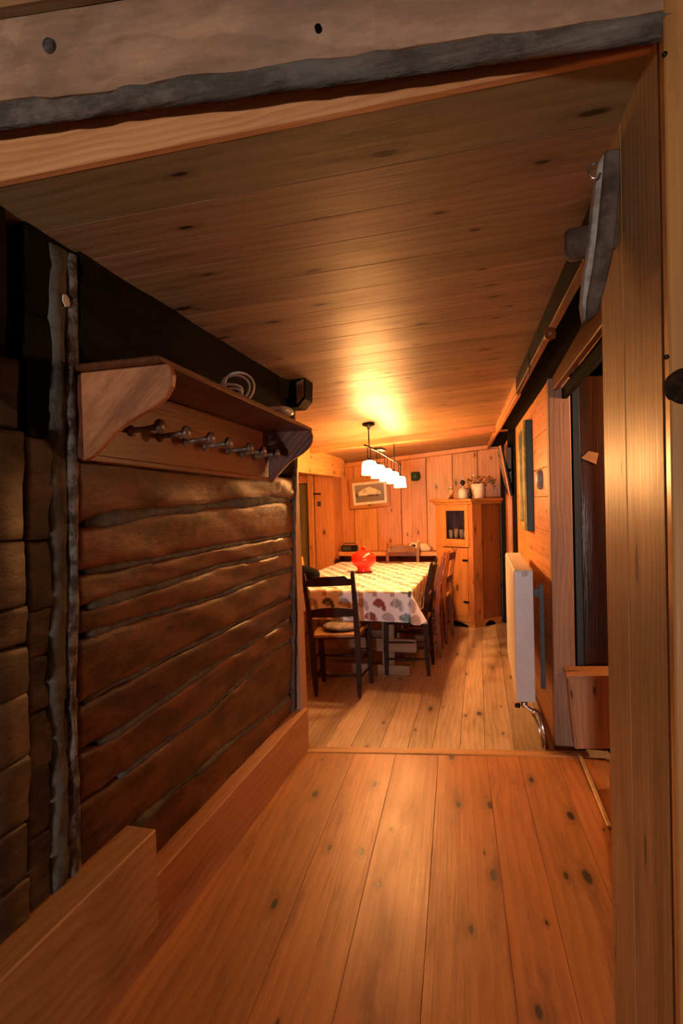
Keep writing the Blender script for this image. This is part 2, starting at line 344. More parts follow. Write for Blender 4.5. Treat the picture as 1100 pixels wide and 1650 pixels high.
# ---------------------------------------------------------------- CEILING
ce=empty('ceiling',kind='structure')
SK=.13
def cboard(y0,y1,x0,x1,mat,g=.0006,dz=0):
    def pt(yr,X): Y=yr+SK*(X+1.06); return V((X,Y,zc(X,Y)+dz))
    # bottom face seen from below
    slab('ceiling_board',[pt(y0+g,x1),pt(y0+g,x0),pt(y1-g,x0),pt(y1-g,x1)],.022,mat,ce,.0014)
Y0=.953
cboard(Y0,1.146,-1.16,.42,'ceilfront')
y=1.146;i=0
while y<7.3:
    wd=.125+.045*hsh(i,5.5)
    far=y>2.95
    cboard(y,y+wd,-3.5 if far else -1.14,.55,'ceil'); y+=wd;i+=1
slab('ceiling_deck',[(.9,1.25,2.36),(-3.6,1.10,2.32),(-3.6,7.2,2.20),(.9,7.2,2.2)],.03,'black',ce,0)
# cross beams of the far room
def cross(Xa,Ya,Xb,Yb,drop,wd,mat,name):
    a=V((Xa,Ya,zc(Xa,Ya)-drop)); b=V((Xb,Yb,zc(Xb,Yb)-drop)); d=V((0,wd,0))
    return slab(name,[b,a,a+d,b+d],drop+.01,mat,None,.004,kind='structure')
a,b=pc(490,722),pc(800,685); sl=(b.y-a.y)/(b.x-a.x)
cross(-3.4,a.y+sl*(-3.4-a.x),.12,a.y+sl*(.12-a.x),.055,.11,'pine','trim_2')
cross(-1.93,6.90,.10,6.90,.05,.10,'pine','trim_3')
# front ceiling beam with waney grey edge, fascia
def beamline(ya,yb,Y): A=py(0,ya,Y); B=py(1050,yb,Y+.14); d=(B-A)/(B.x-A.x); return lambda X:A+d*(X-A.x)
bb=beamline(210,70,.925); bt=beamline(165,20,.905)
bmn=tag(empty('ceiling_beam',(-.3,.8,2.2)),kind='structure')
X0,X1=-1.6,.75
# beam body: side facing the viewer plus chamfered waney edge, built as one grid mesh per part
def strip(name,rows,mat,parent,thick,seedv,amp,nx=60,**k):
    """rows: list of functions X->V ; closes to a solid by going back"""
    bm=bmesh.new(); g=[]
    for i in range(nx+1):
        X=X0+(X1-X0)*i/nx; g.append([])
        for j,fn in enumerate(rows):
            p=fn(X); d=amp*(nz1(X*9+j*3,seedv+j)-.5)+amp*.6*(nz1(X*27+j,seedv)-.5)
            g[-1].append(bm.verts.new(p+V((0,d if 0<j<len(rows)-1 else 0,d*.8))))
    n=len(rows)
    for i in range(nx):
        for j in range(n):
            bm.faces.new((g[i][j],g[i+1][j],g[i+1][(j+1)%n],g[i][(j+1)%n]))
    bm.faces.new(g[0]); bm.faces.new(g[-1][::-1])
    bmesh.ops.recalc_face_normals(bm,faces=bm.faces)
    return link(name,bm,mat,parent,None,**k)
off=lambda fn,y,z:(lambda X:fn(X)+V((0,y,z)))
dz_top=.15
strip('beam_face',[bt,off(bt,-.005,.08),off(bt,-.01,dz_top),off(bt,.12,dz_top),off(bt,.06,.0)],'beam',bmn,0,3,.012)
mid=lambda X:bt(X)*.5+bb(X)*.5+V((0,-.004,.004))
strip('waney_edge',[off(bt,.002,.002),lambda X:bt(X)*.75+bb(X)*.25+V((0,-.004,.004)),mid,lambda X:bt(X)*.25+bb(X)*.75,bb,off(bb,.02,.05),off(bt,.1,.05)],'rough',bmn,0,8,.012,nx=160,smooth=True,label='grey rough waney lower edge of the beam')
# pale fascia wedge behind the beam
fa=py(0,292,.965); ft=py(0,205,.965)
A1=pc(0,292); B1=pc(1050,75)
def fbot(X): Y=Y0+SK*(X+1.06)-.004; return V((X,Y,zc(X,Y)-.002))
def ftop(X): p=fbot(X); return V((X,p.y,p.z+.15))
fs=slab('trim_4',[fbot(-1.3),fbot(.5),ftop(.5),ftop(-1.3)],.02,'orange',None,.002,kind='structure',n=(.12,-1,0))
ub=slab('trim_12',[bt(-1.5)+V((0,-.02,.168)),bt(.8)+V((0,-.02,.168)),bt(.8)+V((0,-.02,.50)),bt(-1.5)+V((0,-.02,.50))],.03,'base',None,.003,kind='structure',n=(.15,-1,0))
slab('shadow_gap',[bt(-1.5)+V((0,.03,.02)),bt(.8)+V((0,.03,.02)),bt(.8)+V((0,.03,.50)),bt(-1.5)+V((0,.03,.50))],.02,'black',bmn,0,n=(.15,-1,0))
def onbeam(x,y): return pl(x,y,(-.14/1.1,1,0),(V((-.14/1.1,1,0)).dot(bt(0))-.004))
lathe('wooden_plug',[(0,.004),(.011,.004),(.013,.0),(.013,-.01)],'rough',bmn,onbeam(78,72),(0,-1,0),14)
lathe('screw_hole',[(0,.0055),(.006,.0055),(.007,-.01)],'black',bmn,onbeam(513,47),(0,-1,0),12)
# boards of the entry ceiling above and in front of the beam
for k in range(9):
    y1=.84-.17*k; z=2.262+.0
    if k==0: continue
for k in range(8):
    ya=.74-.19*k; sk=.1
    slab('ceiling_board',[(.9,ya+sk,2.56),(-1.5,ya-sk,2.37),(-1.5,ya-sk-.186,2.37),(.9,ya+sk-.186,2.56)],.02,'base',ce,.003,n=(.08,0,-1))
# ---------------------------------------------------------------- LEFT LOG WALL
wl=empty('wall_left',(LW0,2,0),kind='structure')
SE=[ # seams as pixel polylines from top to bottom
 [(0,557),(70,567),(300,640),(430,690)],
 [(0,716),(130,716),(300,735),(440,765)],
 [(100,853),(118,848),(240,826),(337,816),(403,809),(440,806)],
 [(95,929),(260,901),(352,882),(433,868)],
 [(95,990),(116,984),(260,945),(352,913),(428,898)],
 [(97,1037),(260,987),(342,964),(436,928)],
 [(95,1160),(142,1131),(246,1075),(334,1030),(433,979)],
 [(52,1254),(189,1184),(331,1084),(444,1013)],
 [(83,1330),(198,1250),(340,1146),(440,1051)],
 [(258,1297),(392,1184),(449,1141)]]
def seamfn(pts):
    P=sorted([(p.y,p.z) for p in (plw(*q) for q in pts)])
    def f(Y):
        if Y<=P[0][0]: return P[0][1]
        for (a,za),(b,zb) in zip(P,P[1:]):
            if Y<=b: return za+(zb-za)*(Y-a)/(b-a)
        return P[-1][1]
    return f
fns=[(lambda Y: 2.22)]+[seamfn(s) for s in SE]+[(lambda Y:-.0)]
def logmesh(fl_,fh,ya,yb,off,seedv,parent,mat,name='log',gap=.004,bul=.012,nx=60,ex=9):
    bm=bmesh.new(); prof=[0,.02,.06,.15,.3,.5,.7,.85,.94,.98,1]; g=[]
    cz=(fl_((ya+yb)/2)+fh((ya+yb)/2))/2; c=V((lwx(cz)+off,(ya+yb)/2,cz))
    mw=frame(c,(0,1,0),(1,0,0)); inv=mw.inverted()
    for i in range(nx+1):
        Y=ya+(yb-ya)*i/nx; zl,zh=fl_(Y),fh(Y)
        zl+=gap+.004*(nz1(Y*12,seedv)-.5)+.006*(nz1(Y*40,seedv+4)-.5); zh-=gap+.004*(nz1(Y*12,seedv+1)-.5)+.006*(nz1(Y*37,seedv+5)-.5)
        row=[]
        for t in prof:
            z=zl+(zh-zl)*t; b=bul*(1-abs(2*t-1)**ex)
            b+=.010*(nz1(Y*5+t*2,seedv+2)-.5)+.005*(nz1(Y*23+t*9,seedv+3)-.5)
            row.append(bm.verts.new(inv@V((lwx(z)+off-bul+b,Y,z))))
        row.append(bm.verts.new(inv@V((lwx(zh)-.12,Y,zh)))); row.append(bm.verts.new(inv@V((lwx(zl)-.12,Y,zl))))
        g.append(row)
    n=len(g[0])
    for i in range(nx):
        for j in range(n): bm.faces.new((g[i][j],g[i][(j+1)%n],g[i+1][(j+1)%n],g[i+1][j]))
    bm.faces.new(g[0][::-1]); bm.faces.new(g[-1])
    bmesh.ops.recalc_face_normals(bm,faces=bm.faces)
    return link(name,bm,mat,parent,mw,smooth=True)
YS,YE=1.262,2.93
for i in range(len(fns)-1):
    hi,lo=fns[i],fns[i+1]
    if i==0: hi=lambda Y:2.20
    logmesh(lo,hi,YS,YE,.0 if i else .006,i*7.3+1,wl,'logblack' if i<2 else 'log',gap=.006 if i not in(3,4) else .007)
# grey chinking beads in the wider joints
def bead(fn,ya,yb,r,seedv,name='chinking'):
    pts=[];rr=[]
    for i in range(40):
        Y=ya+(yb-ya)*i/39; z=fn(Y); pts.append((lwx(z)-.018+.004*(nz1(Y*20,seedv)-.5),Y,z+.006*(nz1(Y*14,seedv+1)-.5))); rr.append(r*(.55+.9*nz1(Y*7,seedv+2)))
    tube(name,pts,rr,'chink',wl,8)
for i,(r,a,b) in {2:(.006,1.3,2.6),3:(.022,1.3,2.9),4:(.013,1.3,2.9),5:(.019,1.3,2.9),6:(.014,1.3,2.9),7:(.010,1.3,2.9),8:(.012,1.35,2.9),9:(.012,1.45,2.9),10:(.022,1.5,2.9)}.items():
    if i<len(SE)+1: bead(fns[i],a,b,r,i*3.1)
# grey stub logs, crack and near log ends (the corner notch)
nearS=[2.20,1.93,1.63,1.375,1.20,1.085,.945,.80,.63,.44,.26,.0]
for i in range(len(nearS)-1):
    zh,zl=nearS[i],nearS[i+1]
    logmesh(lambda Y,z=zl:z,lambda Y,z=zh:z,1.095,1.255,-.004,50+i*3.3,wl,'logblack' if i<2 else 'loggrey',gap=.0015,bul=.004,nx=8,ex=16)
ends=[2.20,1.80,1.64,1.38,1.225,1.13,1.01,.86,.70,.56,.40,.22,0]
for i in range(len(ends)-1):
    zh,zl=ends[i],ends[i+1]
    yb=1.082+.010*(hsh(i,2)-.5)-.05*max(0,zh-1.35)
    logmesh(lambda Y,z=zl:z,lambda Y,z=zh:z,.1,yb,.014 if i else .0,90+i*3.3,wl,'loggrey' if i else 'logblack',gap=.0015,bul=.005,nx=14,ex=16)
logmesh(lambda Y:0,lambda Y:2.2,-3.0,.098,-.01,77,wl,'loggrey',bul=.0,nx=10,name='log')
slab('wall_core',[(-1.20,3.0,0),(-1.20,-3,0),(-1.12,-3,2.25),(-1.12,3.0,2.25)],.05,'black',wl,0,n=(1,0,0))
# mortar strip running up the notch
def vert_strip(name,yc,wd,x0,mat,seedv,z0=0,z1=2.12,nseg=60):
    bm=bmesh.new(); g=[]; prof=[-1,-.8,-.35,.1,.5,.85,1]
    for i in range(nseg+1):
        z=z0+(z1-z0)*i/nseg; w_=wd*(.75+.5*nz1(z*7,seedv)); yc_=yc+.014*(nz1(z*4,seedv+1)-.5)+.006*(nz1(z*22,seedv+4)-.5)
        row=[bm.verts.new((lwx(z)+x0+.012*(1-abs(t)**2)*(.5+nz1(z*11+t*3,seedv+2))+.007*(nz1(z*33+t*9,seedv+3)-.5)-(.03 if abs(t)==1 else 0),yc_+t*w_/2,z)) for t in prof]; g.append(row)
    for i in range(nseg):
        for j in range(len(prof)): 
            k=(j+1)%len(prof); bm.faces.new((g[i][j],g[i][k],g[i+1][k],g[i+1][j]))
    bm.faces.new(g[0]); bm.faces.new(g[-1][::-1])
    bmesh.ops.recalc_face_normals(bm,faces=bm.faces)
    return link(name,bm,mat,wl,None,smooth=True)
vert_strip('mortar_strip',1.195,.062,-.006,'mortar',3)
vert_strip('mortar_strip',1.250,.05,-.004,'flake',9)
vert_strip('mortar_strip',2.945,.030,.0,'chink',14,.0,1.80)
# pale knot mark on the black log
prism('pale_patch',[plw(*p)+V((.0075,0,0)) for p in ((98,475),(103,475),(108,483),(109,494),(103,495),(98,485))],(1,0,0),-.004,'cream',wl,0)
# post closing the corridor on the left
pa=[py(457,735,3.02),py(484,735,3.02),py(484,1215,3.02),py(470,1215,3.02)]
slab('trim_5',[py(464,1215,2.99),py(489,1215,2.99),py(470,735,2.99),py(452,735,2.99)],.10,'post',None,.004,kind='structure',n=(0,-1,0))
slab('trim_6',[py(450,737,2.995),py(469,737,2.995),py(464,600,2.995),py(445,600,2.995)],.09,'logblack',None,.004,kind='structure',n=(0,-1,0))
# black beam end with a lit chamfer
be=tag(empty('wall_beam',(-1.1,2.8,2.1)),kind='structure')
slab('beam_body',[V((-1.14,2.40,1.98)),V((-1.015,2.86,2.005)),V((-1.01,2.86,2.11)),V((-1.14,2.40,2.10))],.10,'logblack',be,.012,n=(.9,-.4,0))
prism('beam_end',[(-1.15,2.93,1.96),(-.998,2.93,1.96),(-.958,2.93,2.0),(-.953,2.93,2.115),(-1.15,2.93,2.115)],(0,-1,0),.14,'logblack',be,.01)
slab('end_grain',[V((-1.0,2.785,1.975)),V((-.965,2.785,2.01)),V((-.96,2.785,2.10)),V((-1.0,2.785,2.085))][::-1],.004,'post',be,.001)
# baseboards
b1=slab('baseboard_left',[(-1.165,3.03,.27),(-1.072,3.03,.27),(-1.078,-3,.262),(-1.165,-3,.262)][::-1],.245,'base',None,.004,kind='structure',n=(0,0,1))
nb=slab('baseboard_left',[(-1.155,1.49,.455),(-1.035,1.49,.455),(-1.03,-3,.455),(-1.155,-3,.455)][::-1],.30,'base',None,.004,kind='structure',n=(0,0,1))
# ---------------------------------------------------------------- RIGHT NEAR PANEL (vertical boards) and its casing
wr=empty('wall_right',(.3,1.3,0),kind='structure')
def seg_pt(t): # along panel from near corner to far corner
    a=V((.286,1.10,0)); b=V((.258,1.50,0)); return a+(b-a)*t
tilt=.012
for t0,t1 in ((0,.55),(.55,1.0)):
    p,q=seg_pt(t0),seg_pt(t1)
    zt0,zt1=zc(p.x,p.y)+.01,zc(q.x,q.y)+.01
    slab('wall_board',[q+V((0,-.001,0)),p+V((0,.001,0)),V((p.x,p.y,zt0)),V((q.x,q.y,zt1))],.03,'panel',wr,.003,n=(-1,-.07,0))
for X,zt,y in ((.282,2.34,1.045),(.327,2.20,1.06),(.50,2.25,1.082),(.68,2.25,1.083)):
    wd={.282:.044,.327:.17,.50:.17,.68:.17}[X]
    slab('wall_board',[(X,y,0),(X+wd,y,0),(X+wd,y,zt),(X,y,zt)],.03,'cab',wr,.003,n=(0,-1,0))
# hole with a dark ring
for sx,sy in ((1071,87),(1074,575)): lathe('screw_head',[(0,.002),(.0035,.002),(.0045,-.002)],'blackmetal',wr,py(sx,sy,1.045),(0,-1,0),10)
hc=py(1104,622,1.045)
lathe('bored_hole',[(.0,.001),(.014,.001),(.018,.004),(.026,.005),(.030,.002),(.031,-.006)],plain('knot_black',(.012,.007,.005),.8,c2=(.04,.015,.007),nsc=40,spec=.1),wr,hc,(0,-1,0),28)
# ---------------------------------------------------------------- RIGHT SIDE: opening, post, radiator wall, track beam
po=slab('trim_7',[(rwx(3.40)-.008,3.38,0),(.412,3.38,0),(.412,3.38,2.12),(rwx(3.40)-.008,3.38,2.12)],.12,'post',None,.004,kind='structure',n=(0,-1,0))
wq=empty('wall_right',(.25,5,0),kind='structure')
# horizontal boards between the post and the dark recess
zz=[0,.21,.43,.62,.86,1.06,1.24,1.45,1.63,1.85,2.05,2.26]
for za,zb in zip(zz,zz[1:]):
    slab('wall_board',[(rwx(5.38),5.38,za+.001),(rwx(3.50),3.50,za+.001),(rwx(3.50),3.50,zb-.001),(rwx(5.38),5.38,zb-.001)],.03,'pine',wq,.002,n=(-1,-.06,0))
slab('wall_board',[(rwx(7.0),7.0,0),(rwx(6.28),6.28,0),(rwx(6.28),6.28,2.2),(rwx(7.0),7.0,2.2)],.03,'pine',wq,.002,n=(-1,-.06,0))
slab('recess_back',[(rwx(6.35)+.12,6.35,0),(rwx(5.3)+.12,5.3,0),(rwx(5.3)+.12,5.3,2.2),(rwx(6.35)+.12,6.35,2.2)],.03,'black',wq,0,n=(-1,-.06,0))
# door leaf in the recess (dark)
slab('wall_board',[(.052,6.74,0),(.10,6.72,0),(.10,6.72,2.1),(.052,6.74,2.1)],.2,'logblack',wq,0,n=(0,-1,0))  # black strip added beside the cabinet to darken the gap, not a board
d1=empty('door_1',(.2,5.8,0),kind='structure')
slab('door_leaf',[(rwx(6.24)+.03,6.24,.02),(rwx(5.44)+.03,5.44,.02),(rwx(5.44)+.03,5.44,1.98),(rwx(6.24)+.03,6.24,1.98)],.04,'logblack',d1,.004,n=(-1,-.06,0))
box('door_frame',(rwx(5.4)-.015,5.385,0),(rwx(5.4)+.10,5.435,2.09),'logblack',d1)
box('door_frame',(rwx(6.26)-.015,6.24,0),(rwx(6.26)+.10,6.28,2.06),'pine',d1)
box('door_frame',(rwx(6.2)-.01,5.44,1.985),(rwx(5.8)+.10,6.24,2.06),'logblack',d1)
# upper beam over the opening: olive-dark rail board, black soffit, amber board
rb=empty('trim_8',(.3,2.4,2.1),kind='structure')
def rx(Y): return .3685-.066*Y
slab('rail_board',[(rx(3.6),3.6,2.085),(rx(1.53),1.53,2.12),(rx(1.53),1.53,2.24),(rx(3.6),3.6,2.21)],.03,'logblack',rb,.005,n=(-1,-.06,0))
slab('rail_board',[(rx(6.9),6.9,2.045),(rx(3.6),3.6,2.075),(rx(3.6),3.6,2.21),(rx(6.9),6.9,2.15)],.03,'pine',rb,.005,n=(-1,-.06,0))
slab('rail_edge',[(rx(6.9)+.022,6.9,2.035),(rx(1.53)+.022,1.53,2.11),(rx(1.53)-.004,1.53,2.12),(rx(6.9)-.004,6.9,2.047)],.012,'chair_orange',rb,.003,n=(-.5,0,-1))
slab('soffit',[(rwx(6.9)+.02,6.9,2.06),(.42,1.53,2.15),(rx(1.53)+.02,1.53,2.15),(rx(6.9)+.02,6.9,2.06)],.03,'black',rb,0,n=(0,0,-1))
slab('lintel_board',[(.315,3.48,2.05),(.375,1.53,2.02),(.375,1.53,2.15),(.315,3.48,2.14)],.03,'chair_orange',rb,.003,n=(-1,-.04,0))
slab('lintel_board',[(.365,3.48,2.00),(.425,1.53,1.98),(.425,1.53,2.06),(.365,3.48,2.06)],.03,'black',rb,.003,n=(-1,-.04,0))
kp=pl(886,538,(1,.066,0),.352)
lathe('rail_knob',[(0,-.02),(.018,-.018),(.024,0),(.018,.018),(0,.022)],'chair_orange',rb,kp,(-1,0,0),14)
lp=pl(852,588,(1,.066,0),.358)
tube('wire_loop',[lp+V((0,-.02,.05)),lp+V((0,-.035,.01)),lp+V((0,-.02,-.03)),lp+V((0,.02,-.04)),lp+V((0,.06,-.035))],.003,'blackmetal',rb,6)
# stair nook beyond the opening
nk=empty('wall_back_right',(.8,3.7,0),kind='structure')
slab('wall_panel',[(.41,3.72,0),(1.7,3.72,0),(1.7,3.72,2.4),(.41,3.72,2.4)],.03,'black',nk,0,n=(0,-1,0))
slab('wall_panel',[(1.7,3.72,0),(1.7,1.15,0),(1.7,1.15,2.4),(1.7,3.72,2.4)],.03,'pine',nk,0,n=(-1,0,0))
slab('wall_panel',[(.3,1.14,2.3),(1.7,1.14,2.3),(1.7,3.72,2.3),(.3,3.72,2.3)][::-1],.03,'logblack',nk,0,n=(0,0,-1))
slab('wall_panel',[(.425,3.40,0),(.462,3.40,0),(.462,3.40,2.2),(.425,3.40,2.2)],.10,'darkgreen',nk,.002,n=(0,-1,0),label='dark bluish green strip beside the post')
d2=empty('door_2',(.7,3.6,.4),kind='structure')
slab('door_leaf',[(.462,3.41,.05),(1.2,3.41,.05),(1.2,3.41,2.12),(.462,3.41,2.12)],.04,'doordark',d2,.004,n=(0,-1,0))
slab('door_patch',[py(936,738,3.405),py(948,727,3.405),py(964,730,3.405),py(960,748,3.405)],.002,'post',d2,0,label='pale patch')  # small pale quad set on the dark door leaf
# raised step box
sb=empty('step_box',(.5,3.2,.03),label='low pale pine step box in the doorway right of the post',cat='step')
slab('front_board',[py(916,1092,3.22),py(996,1092,3.22),py(996,1207,3.22),py(931,1207,3.22)],.025,'base',sb,.003,n=(0,-1,0))
slab('top_board',[py(912,1088,3.21),py(1010,1088,3.21),py(1010,1088,3.21)+V((0,.17,0)),py(912,1088,3.21)+V((0,.17,0))],.02,'base',sb,.003,n=(0,0,1))
slab('side_board',[py(916,1092,3.23)+V((-.005,.14,0)),py(916,1092,3.23)+V((-.005,0,0)),py(931,1207,3.23)+V((-.015,0,0)),py(931,1207,3.23)+V((-.015,.14,0))],.02,'base',sb,.002,n=(-1,0,0))
slab('floor_plank',[(.47,3.2,ZF+.002),(1.6,3.2,ZF+.002),(1.6,1.2,ZF+.002),(.56,1.2,ZF+.002)][::-1],.05,'base',fl,.002)
es=slab('trim_9',[pz(930,1213,ZF+.016),pz(936,1213,ZF+.016),pz(985,1330,ZF+.016),pz(978,1330,ZF+.016)][::-1],.01,'brass',None,.002,kind='structure',n=(0,0,1))
# stringer board at the near side of the opening
st=slab('trim_10',[V((.500,2.92,ZF)),V((.435,2.25,ZF)),V((.435,2.25,.18)),V((.500,2.92,.18))],.03,'base',None,.003,kind='structure',n=(-1,0,0))
# ---------------------------------------------------------------- FAR ROOM
wb=empty('wall_back',(-.9,7,0),kind='structure')
ed=[-2.0]+[py(x,800,7.0).x for x in (570,607,646,687,729.5,770)]+[.14]
for a,b in zip(ed,ed[1:]):
    slab('wall_board',[(a+.003,7,0),(b-.003,7,0),(b-.003,7,zc(b,7)),(a+.003,7,zc(a,7))],.025,'pine',wb,.004,n=(0,-1,0))
slab('wall_core',[(-3.6,7.04,0),(.6,7.04,0),(.6,7.04,2.3),(-3.6,7.04,2.3)],.03,'black',wb,0,n=(0,-1,0))
wc=empty('wall_back_left',(-2.2,6.6,0),kind='structure')
xw=[-2.56,-2.235,-2.175,-1.93]
slab('wall_board',[(-2.175,6.6,0),(-1.93,6.6,0),(-1.93,6.6,1.99),(-2.175,6.6,1.99)],.44,'pine',wc,.004,n=(0,-1,0))
slab('wall_board',[(-2.255,6.58,0),(-2.185,6.58,0),(-2.185,6.58,1.99),(-2.255,6.58,1.99)],.06,'pine',wc,.004,n=(0,-1,0))
slab('wall_board',[(-3.5,6.60,1.70),(-2.255,6.60,1.70),(-2.255,6.60,1.99),(-3.5,6.60,1.99)],.06,'pine',wc,.004,n=(0,-1,0))
d3=empty('door_3',(-2.6,6.62,0),kind='structure')
slab('door_leaf',[(-3.0,6.63,.02),(-2.262,6.63,.02),(-2.262,6.63,1.69),(-3.0,6.63,1.69)],.04,'doorgreen',d3,.004,n=(0,-1,0))
dh=py(475,850,6.60); box('door_handle',dh-V((.015,.03,.055)),dh+V((.012,.02,.055)),'blackmetal',d3)
slab('wall_board',[(-3.5,6.6,0),(-3.5,3.1,0),(-3.5,3.1,2.1),(-3.5,6.6,2.1)],.03,'pine',wc,.0,n=(1,0,0))
slab('wall_board',[(-3.5,3.12,0),(-1.2,3.12,0),(-1.2,3.12,2.1),(-3.5,3.12,2.1)],.03,'pine',wc,.0,n=(0,1,0))
# soffit beam on the left
sf=empty('trim_11',(-1.8,5.5,1.9),kind='structure')
slab('soffit_board',[(-1.74,3.6,1.735),(-1.74,6.48,1.745),(-1.74,6.48,zc(-1.74,6.48)),(-1.74,3.6,zc(-1.74,3.6))],.03,'pine',sf,.003,n=(1,0,0))
slab('soffit_board',[(-1.74,6.48,1.76),(-1.90,6.48,1.76),(-1.90,6.48,1.955),(-1.74,6.48,1.955)],.03,'pine',sf,.003,n=(0,1,0))
slab('soffit_board',[(-1.765,3.6,1.735),(-1.765,6.47,1.745),(-2.1,6.47,1.78),(-2.1,3.6,1.78)],.03,'pine',sf,.003,n=(0,0,-1))
# small switch and hook on the narrow wall, oval switch on the radiator wall, green wall lamp
def small(name,c,sx,sy,mat,**k):
    e=empty(name,c,**k); return e
q=py(514,812,6.59); o=box('light_switch',q-V((.022,.008,.03)),q+V((.022,.004,.03)),'greymetal',None,.004,label='small dark square switch on the narrow board wall by the olive door',cat='switch')
q=py(511,796,6.59); o=box('coat_hook',q-V((.045,.03,.008)),q+V((.045,.008,.010)),'blackmetal',None,.004,label='small dark iron hook above the square switch',cat='hook')
q=prw(872,773)+V((-.006,0,0))
lathe('light_switch',[(0,.030),(.040,.028),(.058,.018),(.064,0),(.064,-.004)],plain('switch_grey',(.32,.34,.38),.5),None,q,(-1,-.06,0),24,1.0,1.0,label='oval grey switch plate on the radiator wall beside the post',cat='switch')
q=py(670,768,6.97)
gl=empty('wall_lamp',q,label='small unlit green wall lamp on the back wall right of the glowing pendants',cat='lamp')
lathe('lamp_shade',[(.030,-.055),(.052,-.045),(.055,.045),(.034,.055)],'greenshade',gl,q+V((0,-.06,0)),(0,0,1),20)
tube('lamp_arm',[q+V((0,.02,0)),q+V((0,-.06,0))],.008,'blackmetal',gl,8)
lathe('wall_plate',[(0,.012),(.03,.01),(.035,-.01)],'greenshade',gl,q+V((.02,.01,0)),(0,-1,0),16)
# mountain picture
A=py(561,774,6.96);B=py(627,767,6.96);Cc=py(630,815,6.96);D=py(565,821,6.96)
pf=empty('framed_picture',(A+Cc)/2,label='framed photograph of a snowy mountain hanging on the back wall',cat='picture')
def inset(q,f): c=sum(q,V())/4; return [c+(p-c)*f for p in q]
def lerpq(q,k,dy): 
    c=sum(q,V())/4; w_=(q[1]-q[0]).length; h_=(q[3]-q[0]).length
    ux=(q[1]-q[0]).normalized(); uz=(q[0]-q[3]).normalized()
    return [q[0]+ux*k-uz*k+V((0,dy,0)),q[1]-ux*k-uz*k+V((0,dy,0)),q[2]-ux*k+uz*k+V((0,dy,0)),q[3]+ux*k+uz*k+V((0,dy,0))]
Q=[A,B,Cc,D]; I=lerpq(Q,.045,0)
for i in range(4):
    j=(i+1)%4; slab('frame_rail',[Q[i]+V((0,-.02,0)),Q[j]+V((0,-.02,0)),I[j]+V((0,-.02,0)),I[i]+V((0,-.02,0))],.03,'cab',pf,.002,n=(0,-1,0))
slab('mount',[p+V((0,-.006,0)) for p in I],.01,'mat',pf,0,n=(0,-1,0),label='white card mount')
I2=lerpq(Q,.078,-.008); slab('print',I2,.002,'print',pf,0,n=(0,-1,0),label='photograph of a snowy mountain')
# mountain-room ledge (bench back) under the back wall
lg=empty('wall_bench',(-1.3,6.9,0),label='pine wall bench with a high back rail running along the back wall',cat='bench')
slab('back_rail',[(-1.925,6.74,.825),(-.70,6.74,.825),(-.70,6.995,.825),(-1.925,6.995,.825)],.05,'pine',lg,.004,n=(0,0,1))
slab('back_board',[(-1.90,6.93,.42),(-.72,6.93,.42),(-.72,6.93,.775),(-1.90,6.93,.775)],.02,'chair_orange',lg,.003,n=(0,-1,0))
slab('seat',[(-1.92,6.52,.44),(-.72,6.62,.44),(-.72,6.95,.44),(-1.92,6.95,.44)],.03,'pine',lg,.004,n=(0,0,1))
for X in (-1.85,-1.0): box('leg',(X,6.58,0),(X+.04,6.92,.41),'pine',lg)
q=V((-1.80,6.84,.826))
ra=empty('radio',q,label='small black radio box on the bench rail under the mountain picture',cat='radio')
box('casing',q+V((-.10,-.05,0)),q+V((.10,.05,.075)),'blackmetal',ra,.008)
box('front_grille',q+V((-.08,-.056,.012)),q+V((.03,-.049,.062)),'greymetal',ra,.002)
tube('handle',[q+V((-.085,0,.07)),q+V((-.075,0,.10)),q+V((.075,0,.10)),q+V((.085,0,.07))],.005,'blackmetal',ra,8)
# black and white plush and orange cloth on the rail
def blob(name,c,r,mat,parent=None,seedv=1,amp=.15,flat=0,**k):
    bm=bmesh.new(); bmesh.ops.create_icosphere(bm,subdivisions=3,radius=1)
    for v in bm.verts:
        f=1+amp*(nz1(v.co.x*2+5,seedv)+nz1(v.co.y*2+9,seedv+1)+nz1(v.co.z*2+3,seedv+2)-1.5)
        v.co=V((v.co.x*r[0]*f,v.co.y*r[1]*f,v.co.z*r[2]*f))
        if flat and v.co.z<-r[2]*flat: v.co.z=-r[2]*flat
    return link(name,bm,mat,parent,Matrix.Translation(V(c)),smooth=True,**k)
q=py(683,882,6.84); q.z=.826; q.x-=.035
pt=empty('plush_animal',q,label='white plush animal with black patches lying on the bench rail left of the cabinet',cat='toy')
blob('body',q+V((.03,0,.04)),(.085,.07,.05),'cream',pt,2,.25,.8)
blob('head',q+V((-.075,-.01,.065)),(.07,.06,.058),'cream',pt,5,.2,.9)
blob('black_patch',q+V((-.085,-.055,.068)),(.035,.018,.026),'blackcloth',pt,7,.3)
blob('ear',q+V((-.035,-.02,.115)),(.016,.014,.030),'cream',pt,8,.1)
blob('black_patch',q+V((.06,-.062,.02)),(.03,.016,.016),'terra',pt,9,.3)
q=py(653,884,6.84); q.z=.86; q.x-=.075
blob('folded_cloth',q,(.10,.07,.035),'terracloth',None,11,.35,.95,label='crumpled orange cloth on the bench rail beside the plush animal',cat='cloth')
